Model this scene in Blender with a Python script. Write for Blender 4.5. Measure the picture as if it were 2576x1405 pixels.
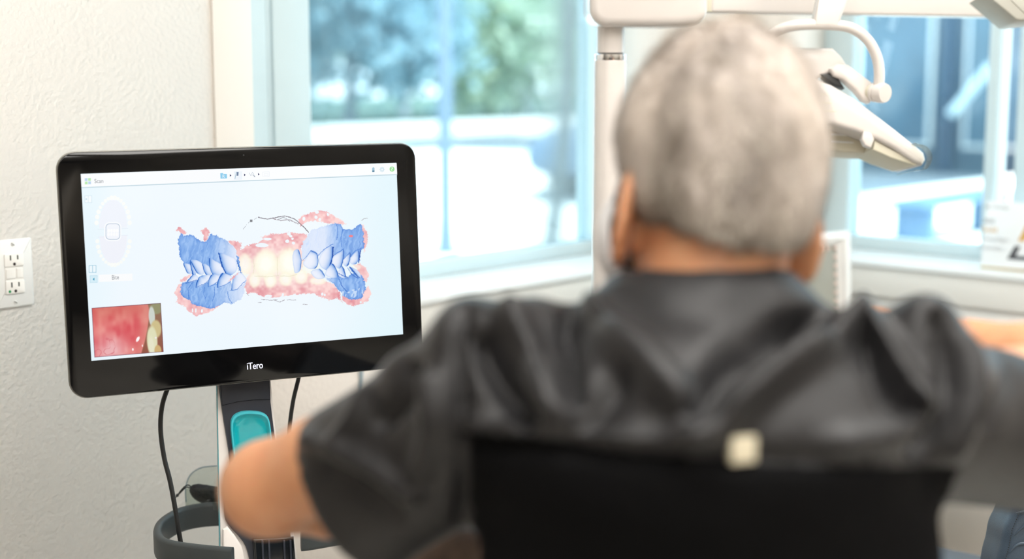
import bpy, bmesh, math, random
import numpy as np
from mathutils import Matrix, Vector

for o in list(bpy.data.objects):
    bpy.data.objects.remove(o, do_unlink=True)
SC = bpy.context.scene
COL = SC.collection
random.seed(7)

# ------------------------------------------------------------------ camera
CAM_H = 1.32
PITCH = math.radians(8.3)
FPX, CXP, CYP = 3578.0, 1288.0, 702.5
cam_d = bpy.data.cameras.new('camera')
cam = bpy.data.objects.new('camera', cam_d)
COL.objects.link(cam)
cam.location = (0, 0, CAM_H)
cam.rotation_euler = (math.pi / 2 - PITCH, 0, 0)
cam_d.sensor_width = 36.0
cam_d.lens = 36.0 * FPX / 2576.0
cam_d.clip_start = 0.05
cam_d.clip_end = 300
cam_d.dof.use_dof = True
cam_d.dof.focus_distance = 2.14
cam_d.dof.aperture_fstop = 1.9
cam_d.dof.aperture_blades = 0
SC.camera = cam

# ------------------------------------------------------------------ sky, sun, exposure
wd = bpy.data.worlds.new('sky')
SC.world = wd
wd.use_nodes = True
bgn = wd.node_tree.nodes['Background']
bgn.inputs['Color'].default_value = (0.80, 0.92, 0.985, 1)
bgn.inputs['Strength'].default_value = 3.0
sun_d = bpy.data.lights.new('sun', 'SUN')
sun_d.energy = 10.0
sun_d.angle = math.radians(3)
sun_d.color = (1.0, 0.96, 0.9)
sun = bpy.data.objects.new('sun', sun_d)
COL.objects.link(sun)
sun.rotation_euler = (math.radians(38), 0, math.radians(48))
SC.view_settings.view_transform = 'Standard'
SC.view_settings.look = 'None'
SC.view_settings.gamma = 1.0
SC.view_settings.exposure = 0.38
SC.view_settings.use_curve_mapping = False
CEIL_PANEL = 12.0      # emission of the ceiling light panels

# ------------------------------------------------------------------ frames
_c, _s = math.cos(PITCH), math.sin(PITCH)
EYE = np.array([0, 0, CAM_H])
VR, VF, VU = np.array([1., 0, 0]), np.array([0, _c, -_s]), np.array([0, _s, _c])


def at(x, y, Z):
    """place measured in the photograph at its real distance Z (metres)"""
    return EYE + (VF + VR * (x - CXP) / FPX + VU * (CYP - y) / FPX) * Z


def on_plane(x, y, n, p):
    d = VF + VR * (x - CXP) / FPX + VU * (CYP - y) / FPX
    n = np.asarray(n, float)
    return EYE + d * (np.dot(n, np.asarray(p) - EYE) / np.dot(n, d))


def proj(v):
    v = np.asarray(v, float) - EYE
    Z = v @ VF
    return CXP + FPX * (v @ VR) / Z, CYP - FPX * (v @ VU) / Z


# room frame: x along the window wall on the left, y out through it, z up
ROOM = Matrix.Translation((-.8291, 2.3369, 0)) @ Matrix.Rotation(math.radians(48), 4, 'Z')
ROOM_I = np.array(ROOM.inverted())
# screen frame (solved from the four corners of the lit display, 476 x 268 mm)
SCR = Matrix(((.9082, -.0322, .4173, -.3919), (.4185, .0574, -.9064, 2.1111),
              (.0053, .9978, .0656, 1.0446), (0, 0, 0, 1)))
SN = np.array([.4173, -.9064, .0656])
SO = np.array([-.3919, 2.1111, 1.0446])
SX = np.array([.9082, .4185, .0053])
SY = np.array([-.0322, .0574, .9978])


def scr(px, py, off=0.0):
    """pixel -> screen-frame (x, y) on the plane lying `off` in front of the display"""
    w = on_plane(px, py, SN, SO + SN * off) - SO
    return float(w @ SX), float(w @ SY)


# ------------------------------------------------------------------ materials
def lin(c):
    c = np.asarray(c, float) / 255.0
    return np.where(c <= .04045, c / 12.92, ((c + .055) / 1.055) ** 2.4)


def srgb(r, g, b):
    return tuple(float(v) for v in lin((r, g, b)))


MATS = {}


def mat(name, col, rough=.5, metal=0., spec=.5, vary=0., vscale=20., bump=0., bscale=200., bdist=.001, sheen=0.,
        coat=0., sss=0., col2=None, detail=3., rvary=0., stretch=None):
    m = bpy.data.materials.new(name)
    m.use_nodes = True
    nt = m.node_tree
    b = nt.nodes['Principled BSDF']
    b.inputs['Roughness'].default_value = rough
    b.inputs['Metallic'].default_value = metal
    b.inputs['Specular IOR Level'].default_value = spec
    b.inputs['Sheen Weight'].default_value = sheen
    b.inputs['Sheen Roughness'].default_value = .4
    b.inputs['Coat Weight'].default_value = coat
    b.inputs['Coat Roughness'].default_value = .05
    if sss:
        b.inputs['Subsurface Weight'].default_value = sss
        b.inputs['Subsurface Radius'].default_value = (.012, .004, .002)
    tc = nt.nodes.new('ShaderNodeTexCoord')
    co = tc.outputs['Object']
    if stretch:
        mp = nt.nodes.new('ShaderNodeMapping')
        mp.inputs['Scale'].default_value = stretch
        nt.links.new(co, mp.inputs['Vector'])
        co = mp.outputs['Vector']
    nz = nt.nodes.new('ShaderNodeTexNoise')
    nz.inputs['Scale'].default_value = vscale
    nz.inputs['Detail'].default_value = detail
    nt.links.new(co, nz.inputs['Vector'])
    rp = nt.nodes.new('ShaderNodeValToRGB')
    c = np.array(col)
    hi = np.array(col2) if col2 is not None else np.minimum(c * (1 + vary), 1)
    lo = c if col2 is not None else c * (1 - vary)
    rp.color_ramp.elements[0].position = .3
    rp.color_ramp.elements[1].position = .7
    rp.color_ramp.elements[0].color = (*lo, 1)
    rp.color_ramp.elements[1].color = (*hi, 1)
    nt.links.new(nz.outputs['Fac'], rp.inputs['Fac'])
    nt.links.new(rp.outputs['Color'], b.inputs['Base Color'])
    if rvary:
        mr = nt.nodes.new('ShaderNodeMapRange')
        mr.inputs['To Min'].default_value = max(rough - rvary, 0)
        mr.inputs['To Max'].default_value = rough + rvary
        nt.links.new(nz.outputs['Fac'], mr.inputs['Value'])
        nt.links.new(mr.outputs['Result'], b.inputs['Roughness'])
    if bump:
        n2 = nt.nodes.new('ShaderNodeTexNoise')
        n2.inputs['Scale'].default_value = bscale
        n2.inputs['Detail'].default_value = 2
        nt.links.new(tc.outputs['Object'], n2.inputs['Vector'])
        bp = nt.nodes.new('ShaderNodeBump')
        bp.inputs['Strength'].default_value = bump
        bp.inputs['Distance'].default_value = bdist
        nt.links.new(n2.outputs['Fac'], bp.inputs['Height'])
        nt.links.new(bp.outputs['Normal'], b.inputs['Normal'])
    MATS[name] = m
    return m


def translucent(m, k=.5):
    nt = m.node_tree
    b = nt.nodes['Principled BSDF']
    tr = nt.nodes.new('ShaderNodeBsdfTranslucent')
    mx = nt.nodes.new('ShaderNodeMixShader')
    mx.inputs[0].default_value = k
    src = b.inputs['Base Color'].links[0].from_socket
    nt.links.new(src, tr.inputs['Color'])
    nt.links.new(b.outputs[0], mx.inputs[1])
    nt.links.new(tr.outputs[0], mx.inputs[2])
    nt.links.new(mx.outputs[0], nt.nodes['Material Output'].inputs['Surface'])


def glass(name, tint, refl=1.0, rough=0.0):
    m = bpy.data.materials.new(name)
    m.use_nodes = True
    nt = m.node_tree
    nt.nodes.clear()
    out = nt.nodes.new('ShaderNodeOutputMaterial')
    tr = nt.nodes.new('ShaderNodeBsdfTransparent')
    tr.inputs['Color'].default_value = (*tint, 1)
    gl = nt.nodes.new('ShaderNodeBsdfGlossy')
    gl.inputs['Roughness'].default_value = rough
    gl.inputs['Color'].default_value = (refl, refl, refl, 1)
    fr = nt.nodes.new('ShaderNodeFresnel')
    ge = nt.nodes.new('ShaderNodeNewGeometry')          # same reflectance on both faces of the thin sheet
    mr = nt.nodes.new('ShaderNodeMapRange')
    mr.inputs['To Min'].default_value = 1.45
    mr.inputs['To Max'].default_value = 1 / 1.45
    nt.links.new(ge.outputs['Backfacing'], mr.inputs['Value'])
    nt.links.new(mr.outputs['Result'], fr.inputs['IOR'])
    mx = nt.nodes.new('ShaderNodeMixShader')
    nt.links.new(fr.outputs[0], mx.inputs[0])
    nt.links.new(tr.outputs[0], mx.inputs[1])
    nt.links.new(gl.outputs[0], mx.inputs[2])
    nt.links.new(mx.outputs[0], out.inputs['Surface'])
    MATS[name] = m
    return m


def emit(name, col, strength, attr=None, gloss=False):
    m = bpy.data.materials.new(name)
    m.use_nodes = True
    nt = m.node_tree
    b = nt.nodes['Principled BSDF']
    b.inputs['Base Color'].default_value = (.004, .004, .004, 1)
    b.inputs['Roughness'].default_value = .12 if gloss else .6
    b.inputs['Specular IOR Level'].default_value = .3 if gloss else .1
    b.inputs['Emission Color'].default_value = (*col, 1)
    b.inputs['Emission Strength'].default_value = strength
    if attr:
        a = nt.nodes.new('ShaderNodeAttribute')
        a.attribute_name = attr
        nt.links.new(a.outputs['Color'], b.inputs['Emission Color'])
    MATS[name] = m
    return m


mat('wall', srgb(243, 235, 227), .75, vary=.015, vscale=3, bump=.6, bscale=130, bdist=.003)
mat('smooth_white', srgb(238, 233, 226), .45, vary=.01, vscale=4)
mat('sill', srgb(246, 247, 246), .3, vary=.008, vscale=6)
mat('ceiling', srgb(240, 240, 238), .8, vary=.02, vscale=5, bump=.3, bscale=90)
mat('floor', srgb(224, 219, 210), .4, vary=.12, vscale=3, bump=.1, bscale=60, detail=8)
mat('greige', srgb(214, 208, 198), .7, vary=.05, vscale=2, bump=.3, bscale=150)
mat('frame_alu', srgb(206, 222, 226), .4, .0, vary=.03, vscale=8)
glass('window_glass', (.84, .945, .98), .5)
glass('clear_plastic', (.88, .91, .89), .4, .05)
mat('plate_white', srgb(236, 237, 236), .3, vary=.01)
mat('device_white', srgb(243, 241, 237), .28, vary=.01)
mat('slot_dark', srgb(58, 62, 52), .6)
mat('hole_dark', srgb(40, 26, 24), .6)
mat('dot_green', srgb(24, 140, 84), .4)
mat('screw', srgb(225, 225, 222), .35, .2)
mat('bezel', srgb(10, 10, 11), .07, spec=.32, vary=.1, vscale=40)
mat('shell', srgb(52, 54, 57), .35, vary=.05)
mat('shell_edge', srgb(120, 118, 112), .3, .5)
mat('cart_dark', srgb(44, 48, 58), .38, vary=.08, vscale=30)
mat('cart_gloss', srgb(22, 26, 30), .12, vary=.15, vscale=30)
mat('cart_white', srgb(232, 226, 222), .3, vary=.02)
mat('cart_edge', srgb(84, 150, 160), .2)
mat('teal', srgb(8, 166, 178), .2, vary=.04, vscale=10, coat=.4)
mat('teal_rim', srgb(70, 190, 205), .22, coat=.3)
mat('handle_grey', srgb(54, 60, 62), .45, vary=.06, vscale=40, bump=.1, bscale=900)
mat('cable', srgb(22, 23, 24), .45, vary=.1)
mat('cable_pale', srgb(150, 170, 180), .4, vary=.05)
mat('pouch', srgb(28, 28, 34), .75, vary=.25, vscale=60, bump=.5, bscale=120, bdist=.003)
mat('dental_white', srgb(218, 211, 206), .27, vary=.012, coat=.2)
mat('dental_beige', srgb(214, 208, 188), .4, vary=.02)
mat('dental_grey', srgb(172, 170, 160), .4, vary=.05)
mat('chrome', (.8, .8, .82), .12, 1.0)
mat('lamp_dark', srgb(40, 42, 44), .4)
mat('label_silver', srgb(188, 186, 184), .5, .2, vary=.12, vscale=900)
mat('scrub', srgb(23, 22, 24), .5, spec=.4, vary=.1, vscale=220, bump=.25, bscale=1200, bdist=.0006, sheen=.06)
mat('scrub_lower', srgb(12, 12, 13), .8, spec=.05, vary=.1, vscale=300, bump=.2, bscale=1500, bdist=.0005)
mat('scrub_trouser', srgb(36, 36, 40), .7, vary=.1, vscale=200, sheen=.1)
mat('cloth_label', srgb(205, 196, 172), .7, vary=.05, vscale=300)
mat('skin', srgb(202, 148, 110), .5, vary=.07, vscale=35, sss=.22, bump=.12, bscale=600, col2=srgb(193, 132, 95))
mat('hair', srgb(98, 88, 82), .55, vscale=17, col2=srgb(216, 204, 194), detail=6, stretch=(1, 1, .3), bump=.5,
    bscale=300, bdist=.003)
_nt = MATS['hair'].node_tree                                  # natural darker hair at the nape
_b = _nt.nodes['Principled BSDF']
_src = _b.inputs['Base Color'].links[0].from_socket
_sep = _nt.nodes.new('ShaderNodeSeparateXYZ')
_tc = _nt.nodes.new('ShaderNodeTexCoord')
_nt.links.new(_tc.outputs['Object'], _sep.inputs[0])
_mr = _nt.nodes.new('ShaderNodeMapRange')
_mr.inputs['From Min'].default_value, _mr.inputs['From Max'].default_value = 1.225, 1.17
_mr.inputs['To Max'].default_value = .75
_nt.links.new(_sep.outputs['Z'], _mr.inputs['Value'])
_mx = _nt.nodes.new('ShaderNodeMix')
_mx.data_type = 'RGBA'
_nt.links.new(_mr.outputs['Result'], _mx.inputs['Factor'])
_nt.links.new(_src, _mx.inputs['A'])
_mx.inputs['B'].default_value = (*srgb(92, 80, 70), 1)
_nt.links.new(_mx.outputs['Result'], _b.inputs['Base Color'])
mat('hair_dark', srgb(120, 108, 96), .55, vscale=30, col2=srgb(222, 212, 198), detail=4)
mat('mask_white', srgb(222, 221, 222), .8, vary=.02, bump=.2, bscale=400)
mat('loop', srgb(120, 112, 112), .6)
mat('iris', srgb(58, 42, 32), .2)
mat('eye_white', srgb(235, 232, 228), .2)
mat('stool_vinyl', srgb(60, 66, 74), .5, vary=.08, bump=.15, bscale=500)
mat('slate_leather', srgb(52, 66, 80), .42, vary=.16, vscale=26, bump=.3, bscale=700, bdist=.001)
mat('stitch', srgb(30, 34, 38), .7)
mat('brown_pad', srgb(74, 58, 48), .7, vary=.15, vscale=60, bump=.4, bscale=300)
mat('chair_white', srgb(240, 238, 235), .35, vary=.015)
mat('chair_fabric', srgb(164, 162, 150), .42, vary=.05, vscale=14, sheen=.06)
mat('scrub_lower', srgb(12, 12, 13), .8, spec=.05, vary=.1, vscale=300, bump=.2, bscale=1500, bdist=.0005)
mat('nail', srgb(236, 214, 204), .3, .25)
mat('plaque_white', srgb(242, 243, 244), .2, vary=.005)
mat('gold', srgb(196, 160, 84), .3, .6)
mat('gold_print', srgb(214, 166, 84), .5)
mat('grey_print', srgb(176, 178, 180), .6)
mat('dark_print', srgb(74, 74, 78), .5)
mat('leaf_a', srgb(168, 190, 190), .6, vary=.2, vscale=1.5)
mat('leaf_b', srgb(146, 176, 188), .6, vary=.2, vscale=1.5)
mat('leaf_c', srgb(196, 212, 192), .6, vary=.2, vscale=1.5)
for _n in 'abc':
    translucent(MATS['leaf_' + _n])
mat('bark', srgb(140, 146, 156), .8, vary=.2, vscale=8)
mat('pavement', srgb(226, 228, 226), .8, vary=.06, vscale=.6, detail=6)
mat('ground_shade', srgb(92, 104, 114), .8, vary=.06, vscale=1)  # darkened ground colour used in place of shade
mat('car_blue', srgb(84, 108, 134), .3)
mat('lawn', srgb(66, 92, 82), .9, vary=.2, vscale=2)
mat('kerb', srgb(226, 228, 226), .7, vary=.04)
mat('post_steel', srgb(92, 108, 126), .5, .2)
mat('facade', srgb(104, 124, 140), .6, vary=.1, vscale=.5)
mat('facade_dark', srgb(72, 92, 112), .6, vary=.12, vscale=.5)
mat('pane_blue', srgb(88, 112, 128), .15, vary=.2, vscale=.7)
mat('bench_blue', srgb(84, 112, 140), .6, vary=.06)
mat('car_white', srgb(232, 234, 236), .25)
mat('tyre', srgb(40, 42, 44), .8)
SCREEN_M = emit('screen_light', (1, 1, 1), .765, 'Col', gloss=True)
emit('logo_light', srgb(240, 240, 255), .85)
emit('panel_light', (1.0, .965, .91), CEIL_PANEL)
emit('lamp_glow', (1, .97, .9), .8)


# ------------------------------------------------------------------ geometry helpers
class MB:
    """collects shapes, then links them as ONE mesh object"""

    def __init__(self, M=None):
        self.v, self.f, self.c, self.M = [], [], [], M or Matrix.Identity(4)
        self.n = 0

    def raw(self, v, f, M=None, col=None):
        v = np.asarray(v, float)
        T = np.array(self.M @ M if M is not None else self.M)
        v = v @ T[:3, :3].T + T[:3, 3]
        self.v.append(v)
        self.f += [tuple(int(i) + self.n for i in q) for q in f]
        self.n += len(v)
        if col is not None:
            c = np.asarray(col, float)
            if c.ndim == 1:
                c = np.repeat(c[None], len(v), 0)
            self.c.append(c)
        return self

    def _bm(self, bm, M=None, col=None):
        bm.verts.index_update()
        v = [tuple(x.co) for x in bm.verts]
        f = [[x.index for x in q.verts] for q in bm.faces]
        bm.free()
        return self.raw(v, f, M, col)

    def box(self, x0, x1, y0, y1, z0, z1, bev=0., M=None, seg=2):
        bm = bmesh.new()
        bmesh.ops.create_cube(bm, size=1)
        for v in bm.verts:
            v.co = ((x0 + x1) / 2 + v.co.x * (x1 - x0), (y0 + y1) / 2 + v.co.y * (y1 - y0),
                    (z0 + z1) / 2 + v.co.z * (z1 - z0))
        if bev > 0:
            bmesh.ops.bevel(bm, geom=list(bm.edges), offset=bev, segments=seg, profile=.5, affect='EDGES')
        return self._bm(bm, M)

    def prism(self, pts, z0, z1, M=None, bev=0., seg=2):
        """outline in xy pushed from z0 to z1"""
        bm = bmesh.new()
        vs = [bm.verts.new((p[0], p[1], z0)) for p in pts]
        fc = bm.faces.new(vs)
        r = bmesh.ops.extrude_face_region(bm, geom=[fc])
        for e in r['geom']:
            if isinstance(e, bmesh.types.BMVert):
                e.co.z = z1
        bmesh.ops.recalc_face_normals(bm, faces=list(bm.faces))
        if bev > 0:
            ed = [e for e in bm.edges if abs(e.verts[0].co.z - e.verts[1].co.z) < 1e-9]
            bmesh.ops.bevel(bm, geom=ed, offset=bev, segments=seg, profile=.5, affect='EDGES')
        return self._bm(bm, M)

    def tube(self, pts, r, n=12, M=None, closed=False, cap=True, flat=None, smooth=0, up=None):
        """round (or flat=(w,h) rounded) section swept along points"""
        P = [np.asarray(p, float) for p in pts]
        if smooth:
            P = catmull(P, smooth, closed)
        m = len(P)
        rr = r if hasattr(r, '__len__') else [r] * m
        if len(rr) != m:
            rr = np.interp(np.linspace(0, 1, m), np.linspace(0, 1, len(rr)), rr)
        if flat is not None:
            w, h = flat
            cs = rrect(w, h, min(w, h) * .42, 3)
        else:
            cs = [(math.cos(2 * math.pi * k / n), math.sin(2 * math.pi * k / n)) for k in range(n)]
        k = len(cs)
        up = np.array([0, 0, 1.]) if up is None else np.asarray(up, float)
        V, Fc = [], []
        prev = None
        for i in range(m):
            a = P[(i - 1) % m] if (closed or i > 0) else P[i]
            b = P[(i + 1) % m] if (closed or i < m - 1) else P[i]
            t = b - a
            t /= np.linalg.norm(t) + 1e-12
            if flat is None and prev is not None:
                s = prev - t * (prev @ t)
            else:
                s = np.cross(t, up)
                if np.linalg.norm(s) < 1e-3:
                    s = np.cross(t, [1, 0, 0])
            s /= np.linalg.norm(s)
            prev = s
            u = np.cross(s, t)
            sc = 1.0 if flat is not None else rr[i]
            for (x, y) in cs:
                V.append(P[i] + s * x * sc + u * y * sc)
        for i in range(m if closed else m - 1):
            j = (i + 1) % m
            for q in range(k):
                q2 = (q + 1) % k
                Fc.append((i * k + q, i * k + q2, j * k + q2, j * k + q))
        if cap and not closed:
            Fc.append(tuple(range(k))[::-1])
            Fc.append(tuple((m - 1) * k + q for q in range(k)))
        return self.raw(V, Fc, M)

    def lathe(self, prof, n=32, M=None):
        """profile of (radius, z) turned about z"""
        V, Fc = [], []
        m = len(prof)
        for k in range(n):
            a = 2 * math.pi * k / n
            for (r, z) in prof:
                V.append((r * math.cos(a), r * math.sin(a), z))
        for k in range(n):
            k2 = (k + 1) % n
            for i in range(m - 1):
                Fc.append((k * m + i, k2 * m + i, k2 * m + i + 1, k * m + i + 1))
        if prof[0][0] > 1e-6:
            Fc.append(tuple(k * m for k in range(n))[::-1])
        if prof[-1][0] > 1e-6:
            Fc.append(tuple(k * m + m - 1 for k in range(n)))
        return self.raw(V, Fc, M)

    def poly(self, pts, col, z=0., M=None):
        return self.raw([(p[0], p[1], z) for p in pts], [tuple(range(len(pts)))], M, col=(*lin(col), 1))

    def build(self, name, material, parent=None, smooth=True, sharp=.6, origin=None, merge=True):
        V = np.concatenate(self.v)
        me = bpy.data.meshes.new(name)
        if parent is not None:
            org = np.array(parent['_org'])
        elif origin is not None:
            org = np.asarray(origin, float)
        else:
            org = np.array([(V[:, 0].min() + V[:, 0].max()) / 2, (V[:, 1].min() + V[:, 1].max()) / 2, V[:, 2].min()])
        me.from_pydata((V - org).tolist(), [], self.f)
        if self.c:
            at_ = me.color_attributes.new('Col', 'FLOAT_COLOR', 'POINT')
            at_.data.foreach_set('color', np.concatenate(self.c).ravel())
        if len(self.f) < 60000 and not self.c:
            bm = bmesh.new()
            bm.from_mesh(me)
            if merge:
                bmesh.ops.remove_doubles(bm, verts=list(bm.verts), dist=1e-6)
            bmesh.ops.recalc_face_normals(bm, faces=list(bm.faces))
            if smooth:
                for e in bm.edges:
                    if len(e.link_faces) == 2 and e.calc_face_angle(0) > sharp:
                        e.smooth = False
            bm.to_mesh(me)
            bm.free()
        if smooth:
            me.polygons.foreach_set('use_smooth', [True] * len(me.polygons))
        me.materials.append(MATS[material] if isinstance(material, str) else material)
        o = bpy.data.objects.new(name, me)
        COL.objects.link(o)
        place(o, org, parent)
        return o


ORG = {}


def place(o, org, parent):
    if parent is None:
        o.location = org
    else:
        o.parent = parent
        o.location = (0, 0, 0)
    o['_org'] = [float(v) for v in org]


def thing(name, label, cat, loc, group=None):
    o = bpy.data.objects.new(name, None)
    COL.objects.link(o)
    o.empty_display_size = .05
    o.location = loc
    o['_org'] = [float(v) for v in loc]
    return tag(o, label, cat, group)


def tag(o, label, cat, group=None, kind=None):
    o['label'] = label
    o['category'] = cat
    if group:
        o['group'] = group
    if kind:
        o['kind'] = kind
    return o


def struct(o, label=None):
    o['kind'] = 'structure'
    if label:
        o['label'] = label
    return o


def catmull(P, n, closed=False):
    out = []
    m = len(P)
    for i in range(m if closed else m - 1):
        if closed:
            a, b, c, d = P[(i - 1) % m], P[i], P[(i + 1) % m], P[(i + 2) % m]
        else:
            a, b, c, d = P[max(i - 1, 0)], P[i], P[i + 1], P[min(i + 2, m - 1)]
        for k in range(n):
            t = k / n
            out.append(.5 * ((2 * b) + (-a + c) * t + (2 * a - 5 * b + 4 * c - d) * t * t
                             + (-a + 3 * b - 3 * c + d) * t ** 3))
    if not closed:
        out.append(P[-1])
    return out


def rrect(w, h, r, n=6, cx=0., cy=0.):
    out = []
    for (sx, sy, a0) in ((1, 1, 0), (-1, 1, 90), (-1, -1, 180), (1, -1, 270)):
        for k in range(n + 1):
            a = math.radians(a0 + 90 * k / n)
            out.append((cx + sx * (w / 2 - r) + r * math.cos(a), cy + sy * (h / 2 - r) + r * math.sin(a)))
    return out


def smooth_outline(pts, n=6):
    return [tuple(p) for p in catmull([np.asarray(p, float) for p in pts], n, True)]


def frame_z(o, z, x=None):
    """matrix at o with local z along z"""
    z = np.asarray(z, float)
    z = z / np.linalg.norm(z)
    x = np.array([1., 0, 0]) if x is None else np.asarray(x, float)
    if abs(x @ z) > .98:
        x = np.array([0, 1., 0])
    x = x - z * (x @ z)
    x /= np.linalg.norm(x)
    y = np.cross(z, x)
    return Matrix(((x[0], y[0], z[0], o[0]), (x[1], y[1], z[1], o[1]), (x[2], y[2], z[2], o[2]), (0, 0, 0, 1)))


def text_mesh(s, w, h, depth=0.):
    """lettering as verts and faces, fitted to w x h about its centre"""
    cu = bpy.data.curves.new('lettering', 'FONT')
    cu.body = s
    cu.resolution_u = 4
    cu.extrude = 0
    ob = bpy.data.objects.new('lettering', cu)
    COL.objects.link(ob)
    bpy.context.view_layer.update()
    me = bpy.data.meshes.new_from_object(ob.evaluated_get(bpy.context.evaluated_depsgraph_get()))
    V = np.array([tuple(v.co) for v in me.vertices])
    Fc = [tuple(p.vertices) for p in me.polygons]
    bpy.data.objects.remove(ob, do_unlink=True)
    bpy.data.curves.remove(cu)
    bpy.data.meshes.remove(me)
    lo, hi = V.min(0), V.max(0)
    V = (V - (lo + hi) / 2)
    V[:, 0] *= w / (hi[0] - lo[0])
    V[:, 1] *= h / (hi[1] - lo[1])
    return V, Fc

# ------------------------------------------------------------------ the room
X0, X1, Y0, CZ = -3.2, 2.155, -4.6, 2.72          # room: x X0..X1, y Y0..0
SILL0, SILL1, APR = .823, .840, .747
WA0, WA1 = .503, 1.828                            # window opening in the left wall
WB0, WB1 = -2.05, -.163                           # window opening in the right wall (y range)
HEAD = 2.35
TH = .24


def rb():
    return MB(ROOM)


struct(rb().box(X0 - .3, X1 + TH, Y0 - .3, TH, -.2, 0).build('floor', 'floor'))
struct(rb().box(X0 - .3, X1 + TH, Y0 - .3, TH, CZ, CZ + .2).build('ceiling', 'ceiling'))
m = rb()
m.box(X0 - .1, WA0, 0, TH, 0, CZ).box(WA1, X1 + TH, 0, TH, 0, CZ)
m.box(WA0, WA1, 0, TH, 0, SILL0).box(WA0, WA1, 0, TH, HEAD, CZ)
wall_left = struct(m.build('wall_left', 'wall', merge=False, origin=ROOM @ Vector((0, 0, 0))))
m = rb()
m.box(X1, X1 + TH, WB1, 0, 0, CZ).box(X1, X1 + TH, Y0, WB0, 0, CZ)
m.box(X1, X1 + TH, WB0, WB1, 0, SILL0).box(X1, X1 + TH, WB0, WB1, HEAD, CZ)
struct(m.build('wall_right', 'wall', merge=False, origin=ROOM @ Vector((0, 0, 0))))
struct(rb().box(X0 - .1, X0, Y0, 0, 0, CZ).build('wall_back', 'greige'))
struct(rb().box(X0, X1 + TH, Y0 - .1, Y0, 0, CZ).build('wall_far', 'greige'))
struct(rb().box(X0, X1, -.014, -.001, 0, .1, .003).build('baseboard_left', 'smooth_white'))
struct(rb().box(X1 - .014, X1 - .001, Y0, -.016, 0, .1, .003).build('baseboard_right', 'smooth_white'))
# smooth flat casing beside the left window, its corner bead, sills with nosing and apron
struct(rb().box(WA0 - .087, WA0 + .001, -.004, .001, SILL0, CZ, .001).build('trim_1', 'smooth_white'))
struct(rb().box(WA0 - .012, X1 - .004, -.022, .205, SILL0, SILL1, .004).build('trim_2', 'sill'), 'white window sill')
struct(rb().box(X1 - .022, X1 + .205, WB0 - .05, -.024, SILL0, SILL1, .004).build('trim_3', 'sill'))
struct(rb().box(WA0 - .005, X1 - .013, -.012, -.0005, APR, SILL0 - .001, .002).build('trim_4', 'smooth_white'))
struct(rb().box(X1 - .012, X1 - .0005, WB0 - .05, -.013, APR, SILL0 - .001, .002).build('trim_5', 'smooth_white'))


def window(name, along_x, a0, a1, mull):
    """aluminium frame with panes set 0.2 m into the opening"""
    root = bpy.data.objects.new(name, None)
    COL.objects.link(root)
    root.location = ROOM @ Vector((0, 0, SILL1))
    root['_org'] = list(root.location)
    root['kind'] = 'structure'

    def bar(nm, p0, p1, z0, z1, d0=.19, d1=.25, material='frame_alu', bev=.004):
        q = rb()
        if along_x:
            q.box(p0, p1, d0, d1, z0, z1, bev)
        else:
            q.box(X1 + d0, X1 + d1, p0, p1, z0, z1, bev)
        return q.build(nm, material, root)

    bar('bottom_rail', a0, a1, SILL1, SILL1 + .034)
    bar('top_rail', a0, a1, HEAD - .05, HEAD)
    for (p0, p1) in mull:
        bar('mullion', p0, p1, SILL1 + .034, HEAD - .05, .185, .255)
    edges = sorted([a0] + [v for q in mull for v in q] + [a1])
    for i in range(0, len(edges), 2):
        if edges[i + 1] - edges[i] > .05:
            bar('pane', edges[i], edges[i + 1], SILL1 + .034, HEAD - .05, .216, .222, 'window_glass', 0)
    return root


window('window_1', True, WA0, WA1, [(WA0, .69), (.69, .70), (.705, .805), (WA1 - .05, WA1)])
window('window_2', False, WB0, WB1, [(WB1 - .09, WB1), (-.665, -.635), (-.78, -.715), (WB0, WB0 + .06)])


# unseen ceiling light panels; the back row is added to even the wall light
def panel(x, y, lab):
    t = thing('ceiling_light', lab, 'light', ROOM @ Vector((x, y, CZ - .03)), 'ceiling light panels')
    q = rb()
    q.box(x - .62, x + .62, y - .32, y - .29, CZ - .03, CZ, .003).box(x - .62, x + .62, y + .29, y + .32, CZ - .03, CZ, .003)
    q.box(x - .62, x - .59, y - .29, y + .29, CZ - .03, CZ, .003).box(x + .59, x + .62, y - .29, y + .29, CZ - .03, CZ, .003)
    q.build('frame', 'smooth_white', t)
    rb().box(x - .59, x + .59, y - .29, y + .29, CZ - .014, CZ - .004).build('diffuser', 'panel_light', t)


panel(.75, -1.65, 'white ceiling light panel above the scanner cart, nearest the left window')
panel(-.75, -1.75, 'white ceiling light panel over the seated person')
panel(.75, -3.2, 'added white ceiling light panel nearest the right window, back row')
panel(-.75, -3.2, 'added white ceiling light panel in the middle of the back row')
panel(-2.25, -3.2, 'added white ceiling light panel in the back row, farthest from both windows')


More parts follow.
